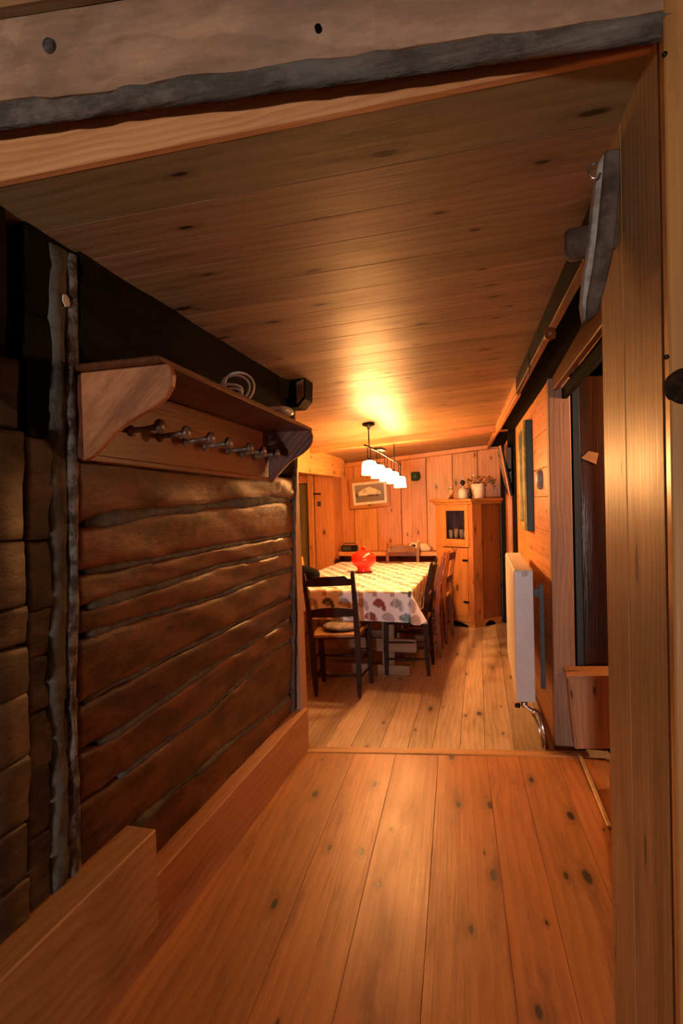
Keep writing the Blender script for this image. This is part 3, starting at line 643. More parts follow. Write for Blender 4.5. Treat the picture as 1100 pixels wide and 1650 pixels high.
# ---------------------------------------------------------------- CABINET
cab=empty('corner_cabinet',(-.3,6.7,0),label='tall honey pine corner cabinet with a small glazed door',cat='cabinet')
CA_,CB_=V((-.69,6.60,0)),V((-.262,6.38,0)); CC_=V((.045,6.74,0)); HC=1.42
uf=(CB_-CA_).normalized(); nf=V((uf.y,-uf.x,0)); Lf=(CB_-CA_).length
us=(CC_-CB_).normalized(); ns=V((us.y,-us.x,0)); Ls=(CC_-CB_).length
def fp(s,z,o=0): return CA_+uf*(s*Lf)+nf*o+V((0,0,z))
def sp_(s,z,o=0): return CB_+us*(s*Ls)+ns*o+V((0,0,z))
def fquad(name,s0,s1,z0,z1,o,t,mat,par=cab,f=fp,n=None,**k):
    return slab(name,[f(s0,z0,o),f(s1,z0,o),f(s1,z1,o),f(s0,z1,o)],t,mat,par,.003,n=n or (nf if f is fp else ns),**k)
# window in px 718-748 x 823-868 on the front face
def fs_(x,y): p=pl(x,y,nf,nf.dot(CA_)); return ((p-CA_).dot(uf)/Lf,p.z)
w0,zt=fs_(718,823); w1,zb=fs_(749,869)
fquad('body_panel',0,w0-.10,.06,HC,0,.02,'cab'); fquad('body_panel',w1+.10,1,.06,HC,0,.02,'cab')
fquad('body_panel',w0-.10,w1+.10,zt+.09,HC,0,.02,'cab'); fquad('body_panel',w0-.10,w1+.10,.98,zb-.09,0,.02,'cab') if zb-.09>.98 else None
ud=empty('upper_door',fp(.5,1.2)); ud.parent=cab; ud.matrix_parent_inverse=pmat(cab).inverted()
fquad('stile',w0-.10,w0,zb-.09,zt+.09,.008,.02,'cab',ud); fquad('stile',w1,w1+.10,zb-.09,zt+.09,.008,.02,'cab',ud)
fquad('rail',w0,w1,zt,zt+.09,.008,.02,'cab',ud); fquad('rail',w0,w1,zb-.09,zb,.008,.02,'cab',ud)
fquad('pane',w0-.01,w1+.01,zb-.01,zt+.01,-.004,.003,'glass',ud)
fquad('lower_door',.10,.86,.12,zb-.100,.008,.02,'cab'); fquad('body_panel',.10,.86,.06,.118,.001,.02,'cab')
fquad('body_panel',.02,.10,.06,zb-.10,.001,.02,'cab'); fquad('body_panel',.86,.98,.06,zb-.10,.001,.02,'cab')
for (x,y) in ((750,903),(752,970)):
    s,z=fs_(x,y); fquad('hinge',s-.075,s+.075,z-.012,z+.012,.018,.012,'blackmetal',cab)
s,z=fs_(712,898); fquad('keyhole_plate',s-.0,s+.10,z-.01,z+.012,.016,.01,'blackmetal',cab)
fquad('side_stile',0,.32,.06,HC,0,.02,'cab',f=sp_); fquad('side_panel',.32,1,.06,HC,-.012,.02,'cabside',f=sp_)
# dark interior, back
prism('interior',[fp(.03,.08,-.26),fp(.97,.08,-.26),sp_(.9,.08,-.06),V((.03,6.96,.08)),V((-.66,6.96,.08))],(0,0,1),1.3,'black',cab,0) if False else None
slab('inner_back',[(-.66,6.94,.06),(.03,6.94,.06),(.03,6.94,1.4),(-.66,6.94,1.4)],.02,'doordark',cab,0,n=(0,-1,0))
slab('inner_side',[(-.68,6.97,.06),(-.68,6.62,.06),(-.68,6.62,1.42),(-.68,6.97,1.42)],.015,'cab',cab,0,n=(-1,0,0))
prism('shelf',[fp(.03,zb+.01,-.02),fp(.97,zb+.01,-.02),V((-.0,6.78,zb+.01)),V((.0,6.93,zb+.01)),V((-.66,6.93,zb+.01))],(0,0,-1),.02,'doordark',cab,0)
prism('plinth',[fp(.0,.0,-.01),fp(1,.0,-.01),sp_(1,0,-.01),V((.045,6.97,0)),V((-.69,6.97,0))],(0,0,1),.075,'cab',cab,.002)
# arched cut-outs in the plinth shown as dark recess pieces
def arch(fn,s0,s1,o,nn):
    pts=[fn(s0,.0,o),fn(s1,.0,o)]+[fn(s0+(s1-s0)*(1-k/8),.02+.035*math.sin(math.pi*k/8),o) for k in range(9)]
    return prism('foot_arch',pts,nn,.004,'black',cab,0)
arch(fp,.18,.84,.0,nf); arch(sp_,.38,.72,.0,ns)
prism('cornice',[fp(-.10,HC,.05),fp(1.04,HC,.055),sp_(1.0,HC,.04),V((.06,6.98,HC)),V((-.74,6.98,HC))],(0,0,1),.03,'cab',cab,.004)
prism('cornice',[fp(-.04,HC-.03,.02),fp(1.02,HC-.03,.02),sp_(1.0,HC-.03,.02),V((.05,6.98,HC-.03)),V((-.70,6.98,HC-.03))],(0,0,1),.03,'cab',cab,.004)
# glasses inside
glp=[(-.12,.02,.09),(-.02,.01,.105),(.07,.0,.095),(.15,.02,.075)]
gp=None
for i,(s,dy,h) in enumerate(glp):
    c=fp((w0+w1)/2+ (i-1.5)*.13,zb+.011,-.08+dy)
    o=lathe('drinking_glass',[(.0,.0),(.019,.0),(.024,h*.5),(.026,h),(.022,h),(.018,.008),(0,.006)],'plastic',None,c,(0,0,1),16,
      label=['leftmost drinking glass behind the cabinet pane','second drinking glass from the left behind the cabinet pane','third drinking glass from the left behind the cabinet pane','rightmost drinking glass behind the cabinet pane'][i],cat='glass',group='drinking glasses in the cabinet')
# things on top
TZ=HC+.031
def top(x): p=fs_(x,800); return fp(p[0],TZ,-.06)
c=top(722); e=empty('figurine',c,label='small green and pale figurine at the left end of the cabinet top',cat='figurine')
lathe('base',[(0,0),(.035,0),(.03,.012),(.012,.03),(.012,.05)],'chair_orange',e,c,n=16)
blob('body',c+V((0,0,.085)),(.028,.024,.045),plain('moss',(.16,.17,.04),.6,c2=(.5,.35,.2)),e,3,.2)
blob('head',c+V((0,-.0,.135)),(.018,.016,.02),'cream',e,4,.1)
c=top(741)+V((0,.02,0)); e=empty('glass_decanter',c,label='cut glass decanter with a dark round stopper on the cabinet top',cat='decanter')
lathe('body',[(0,0),(.052,0),(.058,.02),(.056,.09),(.045,.115),(.02,.13),(.018,.15),(.012,.15),(.012,.12),(0,.11)],'plastic',e,c,n=10)
lathe('stopper',[(0,.145),(.012,.146),(.014,.16),(.028,.175),(.030,.19),(.02,.21),(0,.215)],'blackmetal',e,c,n=16)
lathe('finial',[(0,.213),(.008,.215),(.010,.24),(.004,.262),(0,.265)],'plastic',e,c,n=12)
c=top(753)+V((0,-.03,0)); e=empty('dark_bottle',c,label='small dark bottle standing between decanter and flower pot',cat='bottle')
lathe('body',[(0,0),(.022,0),(.024,.05),(.012,.075),(.009,.11),(0,.112)],'blackmetal',e,c,n=14)
c=fp(.98,TZ,-.12)+V((.025,0,0)); e=empty('flower_pot',c,label='pale glazed pot of dried flowers on the cabinet top',cat='plant')
lathe('pot',[(0,0),(.052,0),(.060,.03),(.078,.13),(.082,.165),(.074,.165),(.070,.13),(0,.12)],'pot',e,c,n=26)
random.seed(3)
lf=bmesh.new()
for i in range(130):
    a=random.random()*6.283; rr=random.random()**.6*.15; z=.15+random.random()*.13-rr*.35
    p=V((rr*math.cos(a)+.03,rr*math.sin(a)*.7,z)); d=V((math.cos(a),math.sin(a),random.uniform(-.6,.9))).normalized(); s=d.cross(V((random.random(),random.random(),1))).normalized()
    L=random.uniform(.02,.05); w_=L*.3
    vs=[lf.verts.new(p),lf.verts.new(p+d*L*.5+s*w_),lf.verts.new(p+d*L),lf.verts.new(p+d*L*.5-s*w_)]; lf.faces.new(vs)
link('foliage',lf,'leaf',e,Matrix.Translation(c),kind='stuff')
for i in range(11):
    a=random.random()*6.283; p=c+V((.09*math.cos(a)*random.random()+.02,-.05+.05*math.sin(a),.19+random.random()*.09))
    tube('flower_stem',[c+V((0,0,.12)),p],.002,'leaf',e,5)
    blob('flower_head',p,(.016,.014,.014),'petal' if i%3 else 'cream',e,i,.3)
# ---------------------------------------------------------------- PENDANT LAMP
pe=empty('pendant_lamp',(-.945,4.95,1.85),label='row of five glowing glass pendant shades hung over the dining table',cat='lamp')
ZB=1.885
cz=zc(-.98,4.3)
lathe('ceiling_plate',[(0,0),(.05,0),(.05,-.02),(.012,-.03),(.012,-.05),(0,-.05)],'blackmetal',pe,(-.965,4.35,zc(-.965,4.35)-.0),n=18)
lathe('ceiling_plate',[(0,0),(.05,0),(.05,-.02),(.012,-.03),(.012,-.05),(0,-.05)],'blackmetal',pe,(-.94,5.35,zc(-.94,5.35)-.0),n=18)
tube('rod',[(-.965,4.35,zc(-.965,4.35)-.03),(-.965,4.35,ZB)],.005,'blackmetal',pe,8)
tube('rod',[(-.94,5.35,zc(-.94,5.35)-.03),(-.94,5.35,ZB-.06)],.005,'blackmetal',pe,8)
tube('rail',[(-.967,4.2,ZB),(-.955,4.6,ZB-.01),(-.95,5.0,ZB-.03),(-.935,5.7,ZB-.07)],.008,'blackmetal',pe,8)
box('driver_box',(-.995,4.55,ZB-.008),(-.90,4.72,ZB+.012),'blackmetal',pe)
for (x,y,z) in LAMPS:
    zt=ZB-.04*(y-4.2)
    tube('hanger',[(x-.012,y,zt),(x-.012,y,z+.05)],.0035,'blackmetal',pe,6); tube('hanger',[(x+.012,y,zt),(x+.012,y,z+.05)],.0035,'blackmetal',pe,6)
    lathe('socket',[(0,.075),(.02,.075),(.022,.05),(0,.05)],'blackmetal',pe,(x,y,z),n=14)
    o=lathe('glass_shade',[(.02,.055),(.045,.05),(.055,.03),(.060,-.055),(.054,-.055),(.049,.028),(.0,.04)],'shade',pe,(x,y,z),n=24)
    light('pendant_bulb_light',(x,y,z-.03),LAMP_W,WARM,.045).data.use_shadow=True
# ---------------------------------------------------------------- TABLE
TC=V((-1.205,5.235,0)); TRZ=0.0
tb=empty('dining_table',TC,label='long wooden trestle dining table under a printed oilcloth',cat='table')
box('tabletop',(-1.755,4.24,.715),(-.660,6.22,.752),'tablewood',tb)
for Y in (4.62,5.85):
    for X in (-.90,-1.56): box('post',(X-.05,Y-.035,.08),(X+.05,Y+.035,.715),'tablewood',tb)
    box('cross_rail',(-1.74,Y-.045,.19),(-.66,Y-.012,.30),'tablewood',tb)
    box('foot',(-1.70,Y-.05,.0),(-.72,Y+.05,.08),'tablewood',tb)
box('stretcher',(-1.25,4.62,.22),(-1.18,5.85,.30),'tablewood',tb)
# oilcloth mesh with printed animals
def elephant(u,v):
    """rounded animal print: dome body, trunk at the right, two legs; returns True inside"""
    if u*u/(.047**2)+(v+.008)**2/(.046**2)<1 and v>-.010-.010*math.cos(u*55): return 1
    if .020<u<.050 and -.042<v<=-.004 and (u-.048)**2+(v+.002)**2<.045**2: return 1
    if abs(u+.008)<.010 and .038<v<.046 and abs(abs(u+.008)-.006)<.002: return 1
    return 0
PAL=[(.24,.03,.02),(.26,.24,.24),(.36,.30,.17),(.05,.07,.06),(.45,.28,.20),(.42,.38,.44)]
def clothcol(u,v):
    base=(.82,.82,.88)
    px_,py_=.137,.107
    S_=1.12
    j=math.floor(v/py_); uu=u+(px_/2 if j%2 else 0); i=math.floor(uu/px_)
    a=uu-(i+.5)*px_; b=v-(j+.5)*py_
    k=int(hsh(i+3.3,j*1.7)*6)%6; c=PAL[k]; st=int(hsh(i*2.1,j+9.)*4)
    if elephant(a/S_,b/S_-.004):
        if st==0 and (math.hypot(a,b+.004)%.014)<.004 and math.hypot(a,b+.004)<.028: return (.62,.5,.45)
        if st==1 and (a*100)%1<.3: return tuple(x*.5+.33 for x in c)
        if st==2 and ((a*100)%1<.4 and (b*100)%1<.4): return tuple(x*.5+.2 for x in c)
        return c
    if abs(a)<.012 and .040<b<.050 and (a*160)%1<.4: return c
    return base
def build_cloth():
    x0,x1,y0,y1,zt=-1.765,-.648,4.228,6.235,.757
    D=.235; s=.0085
    us=[]; v_=-D
    nx=int((x1-x0+2*D)/s); ny=int((y1-y0+2*D)/s)
    bm=bmesh.new(); cl=bm.verts.layers.float_color.new('print'); g={}
    for i in range(nx+1):
        u=x0-D+(x1-x0+2*D)*i/nx
        for j in range(ny+1):
            v=y0-D+(y1-y0+2*D)*j/ny
            du=max(x0-u,u-x1,0); dv=max(y0-v,v-y1,0)
            X=min(max(u,x0),x1); Y=min(max(v,y0),y1); su=-1 if u<x0 else 1; sv=-1 if v<y0 else 1
            out=.006
            if du>0 and dv>0:
                # corner: folds down as a soft cone and flares out
                L=math.hypot(du,dv); d=min(L,D*1.18); a=math.atan2(dv,du)
                fl_=.66*math.sin(2*a)**2+.03
                X+=su*math.cos(a)*d*fl_; Y+=sv*math.sin(a)*d*fl_; Z=zt-d*math.sqrt(max(0,1-fl_*fl_))
            elif du>0:
                wv=.010*math.sin(v*13+1)*du/D+.03*du
                X+=su*(out*min(1,du/.02)+wv+.006); Z=zt-du
            elif dv>0:
                wv=.007*math.sin(u*15)*dv/D+.02*dv
                Y+=sv*(out*min(1,dv/.02)+wv+.006); Z=zt-dv
            else:
                Z=zt+.0008*math.sin(u*20)*math.sin(v*7)
            vt=bm.verts.new((X-TC.x,Y-TC.y,Z)); c=clothcol(u,v); vt[cl]=(*c,1); g[i,j]=vt
    for i in range(nx):
        for j in range(ny): bm.faces.new((g[i,j],g[i+1,j],g[i+1,j+1],g[i,j+1]))
    bmesh.ops.recalc_face_normals(bm,faces=bm.faces)
    return link('tablecloth',bm,'cloth',None,Matrix.Translation(TC),smooth=True,label='white oilcloth printed with small animals draped over the dining table',cat='tablecloth')
build_cloth()
ZT=.760
c=V((-1.262,5.31,ZT+.008))
lathe('trivet',[(0,0),(.085,0),(.088,.004),(.085,.008),(0,.008)],'terra',None,(c.x,c.y,ZT-.001),n=28,label='flat dark trivet under the red pot on the dining table',cat='trivet')
e=empty('soup_tureen',c,label='glossy red lidded tureen on the dining table',cat='pot')
lathe('bowl',[(0,.0),(.066,.0),(.068,.012),(.060,.028),(.072,.045),(.105,.070),(.122,.10),(.120,.125),(.114,.128),(.10,.09),(0,.05)],'red',e,c,n=40)
lathe('lid',[(.120,.128),(.122,.136),(.117,.150),(.104,.172),(.075,.192),(.045,.205),(.016,.211),(0,.213)],'red',e,c,n=40)
lathe('lid_knob',[(0,.210),(.012,.212),(.014,.222),(.024,.230),(.026,.238),(.014,.246),(0,.247)],'red',e,c,n=24)
q=pz(630,906,ZT)
slab('place_mat',[q+V((-.14,-.06,.003)),q+V((.13,-.09,.003)),q+V((.15,.05,.003)),q+V((-.12,.07,.003))],.003,'terra',None,.001,n=(0,0,1),label='thin dark mat lying on the far end of the tablecloth',cat='mat')
# black bag on the near left corner of the table
q=V((-1.60,4.50,ZT))
e=empty('black_bag',q,label='soft black bag lying on the near left corner of the dining table',cat='bag')
blob('body',q+V((-.02,0,.072)),(.21,.15,.10),'blackcloth',e,21,.28,.72)
tube('strap',[q+V((-.1,-.03,.11)),q+V((-.05,-.07,.145)),q+V((.04,-.07,.14)),q+V((.11,-.04,.09)),q+V((.14,-.06,.02))],.009,'blackcloth',e,8)
# ---------------------------------------------------------------- CHAIRS
def rung(name,a,b,r,mat,par): a,b=V(a),V(b); return tube(name,[a,a.lerp(b,.25),a.lerp(b,.5),a.lerp(b,.75),b],[r*.7,r,r*1.15,r,r*.7],mat,par,8)
def ladder_chair(mat,label,group=None,seatmat='straw'):
    r=empty('dining_chair',(0,0,0),label=label,cat='chair',group=group)
    def leg(p): # square tapered leg path
        bm=bmesh.new(); g=[]
        for (x,y,z,h) in p: g.append([bm.verts.new((x+a*h,y+b*h,z)) for a,b in ((-1,-1),(1,-1),(1,1),(-1,1))])
        for A_,B_ in zip(g,g[1:]):
            for i in range(4): bm.faces.new((A_[i],A_[(i+1)%4],B_[(i+1)%4],B_[i]))
        bm.faces.new(g[0][::-1]); bm.faces.new(g[-1]); bmesh.ops.recalc_face_normals(bm,faces=bm.faces)
        link('leg',bm,mat,r,Matrix.Identity(4))
    for s in (-1,1):
        leg([(s*.165,-.17,0,.011),(s*.168,-.165,.10,.017),(s*.175,-.15,.44,.019),(s*.180,-.175,.72,.017),(s*.185,-.215,.92,.013),(s*.185,-.22,.94,.009)])
        leg([(s*.195,.175,0,.015),(s*.195,.175,.2,.018),(s*.195,.17,.46,.019)])
    def slat(z0,z1,y0,y1,arch,crest=0):
        bm=bmesh.new(); n=14; g=[]
        for i in range(n+1):
            t=i/n; x=-.172+.344*t; cv=-.018*math.sin(math.pi*t); zt=z1+arch*math.sin(math.pi*t) + (crest if .14<t<.86 else 0)
            g.append([bm.verts.new((x,y0+cv-.008,z0)),bm.verts.new((x,y1+cv-.008,zt)),bm.verts.new((x,y1+cv+.008,zt)),bm.verts.new((x,y0+cv+.008,z0))])
        for A_,B_ in zip(g,g[1:]):
            for i in range(4): bm.faces.new((A_[i],A_[(i+1)%4],B_[(i+1)%4],B_[i]))
        bm.faces.new(g[0]); bm.faces.new(g[-1][::-1]); bmesh.ops.recalc_face_normals(bm,faces=bm.faces)
        link('back_slat',bm,mat,r,Matrix.Identity(4))
    slat(.835,.885,-.190,-.205,.0,.022); slat(.60,.655,-.155,-.165,.018)
    slab('seat',[(-.17,-.16,.468),(.17,-.16,.468),(.205,.185,.475),(-.205,.185,.475)],.028,seatmat,r,.006,n=(0,0,1))
    for (a,b) in (((-.175,-.15,.44),(.175,-.15,.44)),((-.195,.17,.43),(.195,.17,.43)),((-.175,-.15,.43),(-.195,.17,.43)),((.175,-.15,.43),(.195,.17,.43))):
        rung('seat_rail',a,b,.012,mat,r)
    for z in (.13,.27):
        rung('stretcher',(-.170,-.16,z+.01),(-.195,.172,z),.009,mat,r); rung('stretcher',(.170,-.16,z+.01),(.195,.172,z),.009,mat,r)
    rung('stretcher',(-.17,-.16,.16),(.17,-.16,.16),.010,mat,r); rung('stretcher',(-.195,.173,.22),(.195,.173,.22),.010,mat,r)
    return r
ch=ladder_chair('darkwood','dark ladder-back chair at the near end of the table, back to the viewer')
ch.location=(-1.172,4.13,0); ch.rotation_euler=(0,-.045,.05)
e=empty('seat_cushion',(-1.175,4.12,.474),label='grey patterned cushion on the seat of the near ladder-back chair',cat='cushion')
blob('cushion',(-1.175,4.15,.497),(.165,.15,.028),'cushion',e,31,.12,.8)
def put(src,loc,rz,label,group=None):
    c=copy_tree(src); c.location=loc; c.rotation_euler=(0,0,rz); c['label']=label
    if group: c['group']=group
    return c
R90=math.pi/2
put(ch,(-.735,4.76,0),R90,'dark chair nearest the viewer on the right side of the table')
c2=ladder_chair('chair_orange','amber wooden chair in the middle on the right side of the table'); c2.location=(-.70,5.29,0); c2.rotation_euler=(0,0,R90+.05)
put(c2,(-.66,5.83,0),R90-.1,'amber wooden chair on the right side of the table nearest the cabinet')
put(c2,(-1.085,6.42,-.0),math.pi+.03,'amber wooden chair at the far end of the table, in front of the wall bench')
# honey pine chair with a heart-like cut-out and slatted bench on the left side
pcx=empty('pine_chair',(-1.93,5.75,0),label='honey pine chair with an opening cut in its rounded back, left of the table',cat='chair')
def pinep(x,y,z): a=math.radians(-62); return V((-1.90+x*math.cos(a)-y*math.sin(a),5.78+x*math.sin(a)+y*math.cos(a),z))
out=[(-.19,.46),(-.20,.70),(-.17,.83),(-.10,.885),(-.04,.86),(.04,.86),(.10,.885),(.17,.83),(.20,.70),(.19,.46)]
bm=bmesh.new(); hole=[(-.055,.68),(-.055,.76),(.055,.76),(.055,.68)]
def ringpanel(out,hole,y,t):
    # polygon with hole: build as quads between outline samples and hole samples
    n=24; bm=bmesh.new(); f=[];b=[];hf=[];hb=[]
    def sample(poly,a,c):
        d=V((math.cos(a),math.sin(a))); best=None
        for i in range(len(poly)):
            p=V(poly[i])-c; q=V(poly[(i+1)%len(poly)])-c; e_=q-p; den=d.x*e_.y-d.y*e_.x
            if abs(den)<1e-9: continue
            tt=(p.x*e_.y-p.y*e_.x)/den; ss=(p.x*d.y-p.y*d.x)/den
            if tt>0 and -1e-6<=ss<=1+1e-6 and (best is None or tt>best): best=tt
        return c+d*(best or .1)
    c=V((0,.72))
    for i in range(n):
        a=2*math.pi*i/n+.01; o=sample(out,a,c); h=sample(hole,a,c)
        f.append(bm.verts.new(pinep(o.x,y,o.y))); b.append(bm.verts.new(pinep(o.x,y+t,o.y))); hf.append(bm.verts.new(pinep(h.x,y,h.y))); hb.append(bm.verts.new(pinep(h.x,y+t,h.y)))
    for i in range(n):
        j=(i+1)%n
        bm.faces.new((f[i],f[j],hf[j],hf[i])); bm.faces.new((b[j],b[i],hb[i],hb[j])); bm.faces.new((f[j],f[i],b[i],b[j])); bm.faces.new((hf[i],hf[j],hb[j],hb[i]))
    bmesh.ops.recalc_face_normals(bm,faces=bm.faces); return bm
link('backrest',ringpanel(out,hole,-.19,.025),'pinechair',pcx,Matrix.Identity(4))
slab('seat',[pinep(-.2,-.19,.46),pinep(.2,-.19,.46),pinep(.21,.2,.46),pinep(-.21,.2,.46)],.03,'pinechair',pcx,.005,n=(0,0,1))
for x_ in (-.15,.15):
    for y_ in (-.14,.15): tube('leg',[pinep(x_,y_,.43),pinep(x_*1.2,y_*1.2,0)],[.02,.014],'pinechair',pcx,8)
bn=empty('side_bench',(-2.05,4.95,0),label='low amber slatted bench on the floor left of the table',cat='bench')
for z in (.14,.24,.34): slab('slat',[(-1.95,4.60,z),(-1.95,5.35,z),(-1.95,5.35,z+.06),(-1.95,4.60,z+.06)],.02,'chair_orange',bn,.003,n=(1,0,0)); slab('slat',[(-2.35,4.60,z),(-1.96,4.60,z),(-1.96,4.60,z+.06),(-2.35,4.60,z+.06)],.02,'pinechair',bn,.003,n=(0,-1,0))
slab('seat',[(-2.37,4.57,.45),(-1.93,4.57,.45),(-1.93,5.40,.45),(-2.37,5.40,.45)],.03,'chair_orange',bn,.004,n=(0,0,1))
for X in (-2.33,-1.99):
    for Y in (4.62,5.31): box('leg',(X-.02,Y,0),(X+.02,Y+.04,.42),'chair_orange',bn)
# ---------------------------------------------------------------- RADIATOR
rd=empty('radiator',(.15,4.0,.2),label='white panel radiator on the right wall with chrome valve pipe',cat='radiator')
Ya,Yb=3.45,4.55; Xa,Xb=.088,.196
def rq(Y,dx): return (.090-.028*(Y-Ya)+dx)
sk=-.06
bmr=None
slab('front_panel',[(rq(Yb,0),Yb,.24),(rq(Ya,0),Ya,.24),(rq(Ya,0),Ya,1.015),(rq(Yb,0),Yb,1.015)],.022,'white',rd,.006,n=(-1,-.06,0))
slab('rear_panel',[(rq(Yb,.085),Yb,.24),(rq(Ya,.085),Ya,.24),(rq(Ya,.085),Ya,1.015),(rq(Yb,.085),Yb,1.015)],.022,'white',rd,.006,n=(-1,-.06,0))
slab('end_cover',[(rq(Ya,.002),Ya-.004,.24),(rq(Ya,.108),Ya-.004,.24),(rq(Ya,.108),Ya-.004,1.015),(rq(Ya,.002),Ya-.004,1.015)],.012,'white',rd,.003,n=(0,-1,0))
slab('top_grille',[(rq(Ya,.004),Ya-.004,1.02),(rq(Ya,.108),Ya-.004,1.02),(rq(Yb,.108),Yb,1.02),(rq(Yb,.004),Yb,1.02)],.012,'white',rd,.003,n=(0,0,1))
c=py(845,925,3.442); lathe('vent_knob',[(0,.006),(.014,.005),(.016,0),(.016,-.003)],'white',rd,c,(0,-1,0),16)
slab('wall_bracket',[(.235,3.52,.30),(.262,3.52,.30),(.262,3.52,.93),(.235,3.52,.93)],.012,'greymetal',rd,.001,n=(0,-1,0))
slab('wall_bracket',[(.20,3.53,.85),(.26,3.53,.85),(.26,3.53,.90),(.20,3.53,.90)],.012,'greymetal',rd,.001,n=(0,-1,0))
v0=V((.135,3.49,.24))
tube('valve',[v0+V((0,0,.01)),v0+V((.0,-.01,-.03)),v0+V((.035,-.02,-.055)),v0+V((.075,-.03,-.06))],.013,'chrome',rd,12)
lathe('valve_nut',[(0,-.02),(.018,-.02),(.02,0),(.018,.02),(0,.02)],'chrome',rd,v0+V((.0,-.005,-.025)),(0,0,1),8)
lathe('valve_nut',[(0,-.014),(.017,-.014),(.017,.014),(0,.014)],'chrome',rd,v0+V((.055,-.025,-.058)),(1,-.1,0),8)
lathe('valve_cap',[(0,-.02),(.014,-.018),(.016,.01),(0,.014)],'blackmetal',rd,v0+V((-.035,-.01,-.035)),(1,0,0),12)
tube('supply_pipe',[v0+V((.07,-.028,-.058)),v0+V((.085,-.04,-.075)),v0+V((.095,-.06,-.11)),v0+V((.118,-.10,-.237))],.012,'chrome',rd,12)
tube('supply_pipe',[v0+V((.03,-.018,-.05)),v0+V((.055,-.04,-.09)),v0+V((.075,-.065,-.13)),v0+V((.095,-.10,-.237))],.008,'chrome',rd,12)
# framed green picture on the radiator wall
q0,q1,q2,q3=[prw(*p) for p in ((838,686),(851,676),(862,850),(849,846))]
yA,yB=4.18,4.56; zA,zB=1.21,2.0
fr=empty('wall_frame',(.2,4.5,1.6),label='green and gold framed panel hanging on the right wall above the radiator',cat='picture')
def fq(y0,y1,z0,z1,o): return [(rwx(y1)-o,y1,z0),(rwx(y0)-o,y0,z0),(rwx(y0)-o,y0,z1),(rwx(y1)-o,y1,z1)]
slab('back_panel',fq(yA,yB,zA,zB,.045),.045,'green',fr,.003,n=(-1,-.06,0))
for (a,b,c_,d) in ((yA,yA+.06,zA,zB),(yB-.06,yB,zA,zB),(yA+.06,yB-.06,zA,zA+.06),(yA+.06,yB-.06,zB-.06,zB)):
    slab('frame_rail',fq(a,b,c_,d,.062),.018,'gold',fr,.004,n=(-1,-.06,0))
slab('glazing',fq(yA+.06,yB-.06,zA+.06,zB-.06,.050),.004,plain('dark_mirror',(.30,.28,.12),.12,.7),fr,0,n=(-1,-.06,0))
# tilted dark screen
tv=empty('television',(.1,6.2,1.7),label='thin dark flat screen tilted forward on the right wall near the cabinet',cat='television')
slab('screen_case',[(.115,6.45,1.47),(.135,5.95,1.47),(.045,5.95,1.98),(.025,6.45,1.98)],.03,'blackmetal',tv,.004,n=(-1,-.05,-.17))
slab('screen',[(.108,6.43,1.50),(.129,5.97,1.50),(.042,5.97,1.96),(.021,6.43,1.96)],.004,plain('screen_glass',(.02,.02,.025),.08),tv,0,n=(-1,-.05,-.17))
slab('bezel',[(.128,5.94,1.465),(.142,5.94,1.465),(.055,5.94,1.985),(.041,5.94,1.985)],.008,'pine',tv,.001,n=(0,-1,0))
tube('wall_mount',[(.10,6.2,1.72),(rwx(6.2)+.02,6.2,1.75)],.015,'blackmetal',tv,8)
# ---------------------------------------------------------------- COAT RACK SHELF
rk=empty('coat_rack',(-1.08,1.9,1.6),label='old varnished wooden coat rack shelf with turned pegs on the log wall',cat='coat rack')
ra_,rb_=1.255,2.52       # near and far Y
def rkx(z): return lwx(z)+.024
slab('back_panel',[(rkx(1.59),ra_,1.585),(rkx(1.59),rb_,1.565),(rkx(1.8),rb_,1.80),(rkx(1.8),ra_,1.81)],.02,'rack',rk,.003,n=(1,0,-.04))
slab('bottom_lip',[(rkx(1.59)+.012,ra_,1.580),(rkx(1.59)+.012,rb_,1.56),(rkx(1.6)+.012,rb_,1.578),(rkx(1.6)+.012,ra_,1.598)],.02,'rack',rk,.003,n=(1,0,0))
slab('shelf_board',[(rkx(1.8)-.01,ra_-.02,1.832),(-.805,ra_-.02,1.832),(-.845,rb_+.04,1.812),(rkx(1.8)-.01,rb_+.04,1.812)],.018,'rack',rk,.004,n=(0,0,1))
def bracket(Y,t,D,zt,zb,mat,lab=None):
    x=rkx(1.7); pts=[(x,zb),(x,zt),(x+D,zt)]
    cv=[(D,-.0),(D+.010,-.03),(D+.006,-.06),(D-.012,-.088),(D*.82,-.112),(D*.66,-.130),(D*.50,-.150),(D*.37,-.175),(D*.24,-.205),(D*.10,-.235)]
    pts+= [(x+a,zt+b*(zt-zb)/.245) for a,b in cv[1:]]
    prism('end_bracket',[(a,Y,b) for a,b in pts],(0,1,0),t,mat,rk,.003,label=lab)
bracket(ra_-.005,.022,.265,1.812,1.580,'racklit','orange-brown scrolled end bracket'); bracket(rb_-.012,.022,.215,1.797,1.555,'rack')
for (u,v) in ((258,687),(301,697),(340,706),(369,714),(403,722),(424,727),(446,731)):
    kx=-.955+(.0 if u<260 else 0)
    c=px(u,v,kx); b0=V((rkx(c.z)-.002,c.y-.0,c.z-.008)); 
    d=(c-b0).normalized()
    pg=lathe('peg',[(0,0),(.017,0),(.017,.008),(.009,.012),(.008,.06),(.010,(c-b0).length-.014),(.007,(c-b0).length-.010),(.0,(c-b0).length-.006)],'peg',rk,b0,d,16)
    kb=lathe('peg_knob',[(0,-.014),(.012,-.014),(.020,-.008),(.023,.0),(.020,.008),(.010,.013),(0,.014)],'peg',pg,c,d,18)
    # second lower hook pin
    c3=b0+V((.05,0,-.018))
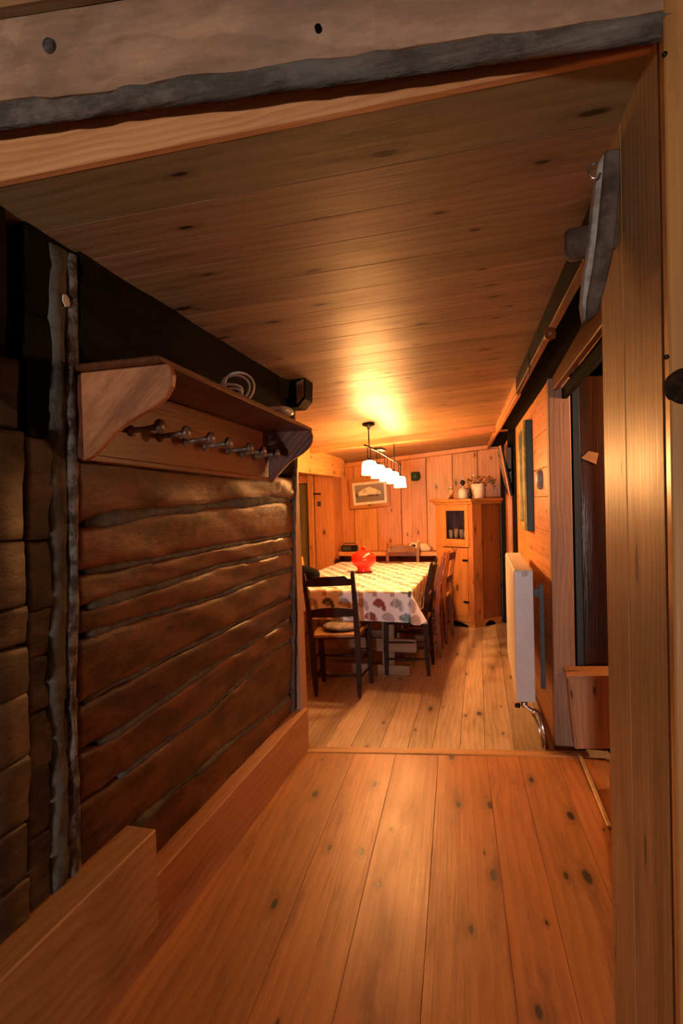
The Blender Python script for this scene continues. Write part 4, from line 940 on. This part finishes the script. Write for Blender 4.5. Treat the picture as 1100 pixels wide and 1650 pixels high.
# cable coil, plastic bag on the shelf
pts=[]; kc=V((-.905,1.90,1.885)); kd=V((.80,.60,0))
loops=[(.0,0,.054,1.,0),(-.012,.0,.050,.9,.2),(-.045,-.012,.052,.55,.35),(-.055,-.012,.060,.42,.15),(-.03,-.028,.038,.6,.0)]
for (ox,oz,r,sq,tl) in loops:
    for i in range(22):
        a=-1.2+i/22*6.283; px_=ox+r*math.cos(a); pz_=oz+r*sq*math.sin(a)
        pts.append(kc+kd*(px_*math.cos(tl)-pz_*math.sin(tl))+V((0,0,px_*math.sin(tl)*.6+pz_*math.cos(tl)))+V((.004*math.sin(a*2),0,0)))
tube('cable_coil',pts,.0046,'cable',None,8,label='coil of white cable standing on the coat rack shelf',cat='cable')
blob('plastic_bag',(-.905,2.26,1.845),(.045,.075,.028),'plastic',None,41,.5,.75,label='crumpled clear plastic bag at the far end of the coat rack shelf',cat='bag')
# ---------------------------------------------------------------- OLD BAR WITH HUB hung on the right panel
yk=empty('wooden_yoke',(.2,1.35,2.0),label='weathered grey wooden bar with round hub hanging high on the right panel',cat='wall ornament')
pp=[(976,240),(1000,238),(1001,290),(995,350),(988,410),(976,460),(963,505),(945,517),(947,480),(958,420),(964,370),(971,300)]
YP=1.32
pts=[py(x_,y_,YP) for x_,y_ in pp]
prism('bar',pts,(-.12,1,0),.05,'yoke',yk,.004)
side=[(975,243),(964,262),(957,320),(953,362),(950,385),(948,412),(942,440),(938,490),(942,515),(950,505),(960,440),(966,385),(969,330)]
pts2=[py(x_,y_,YP+.012) for x_,y_ in side]
prism('bar_edge',pts2,(-.12,1,0),.03,plain('pale_weathered',(.36,.31,.26),.8,c2=(.2,.165,.135),nsc=16),yk,.002,label='pale notched edge strip')
hb=py(957,388,YP+.062); hd=V((1,-.2,-.02)).normalized()
lathe('hub',[(0,-.06),(.030,-.06),(.036,-.05),(.035,-.01),(.028,.03),(.028,.055),(.0,.058)],'yoke',yk,hb,hd,24)
rc=py(967,276,YP+.0)
tube('ring',[rc+V((.012*math.cos(a)*1.0-.012,-.006,.016*math.sin(a))) for a in [math.pi*.4+i*math.pi*1.45/14 for i in range(15)]],.0028,'chrome',yk,8)
print('objects',len(bpy.data.objects))
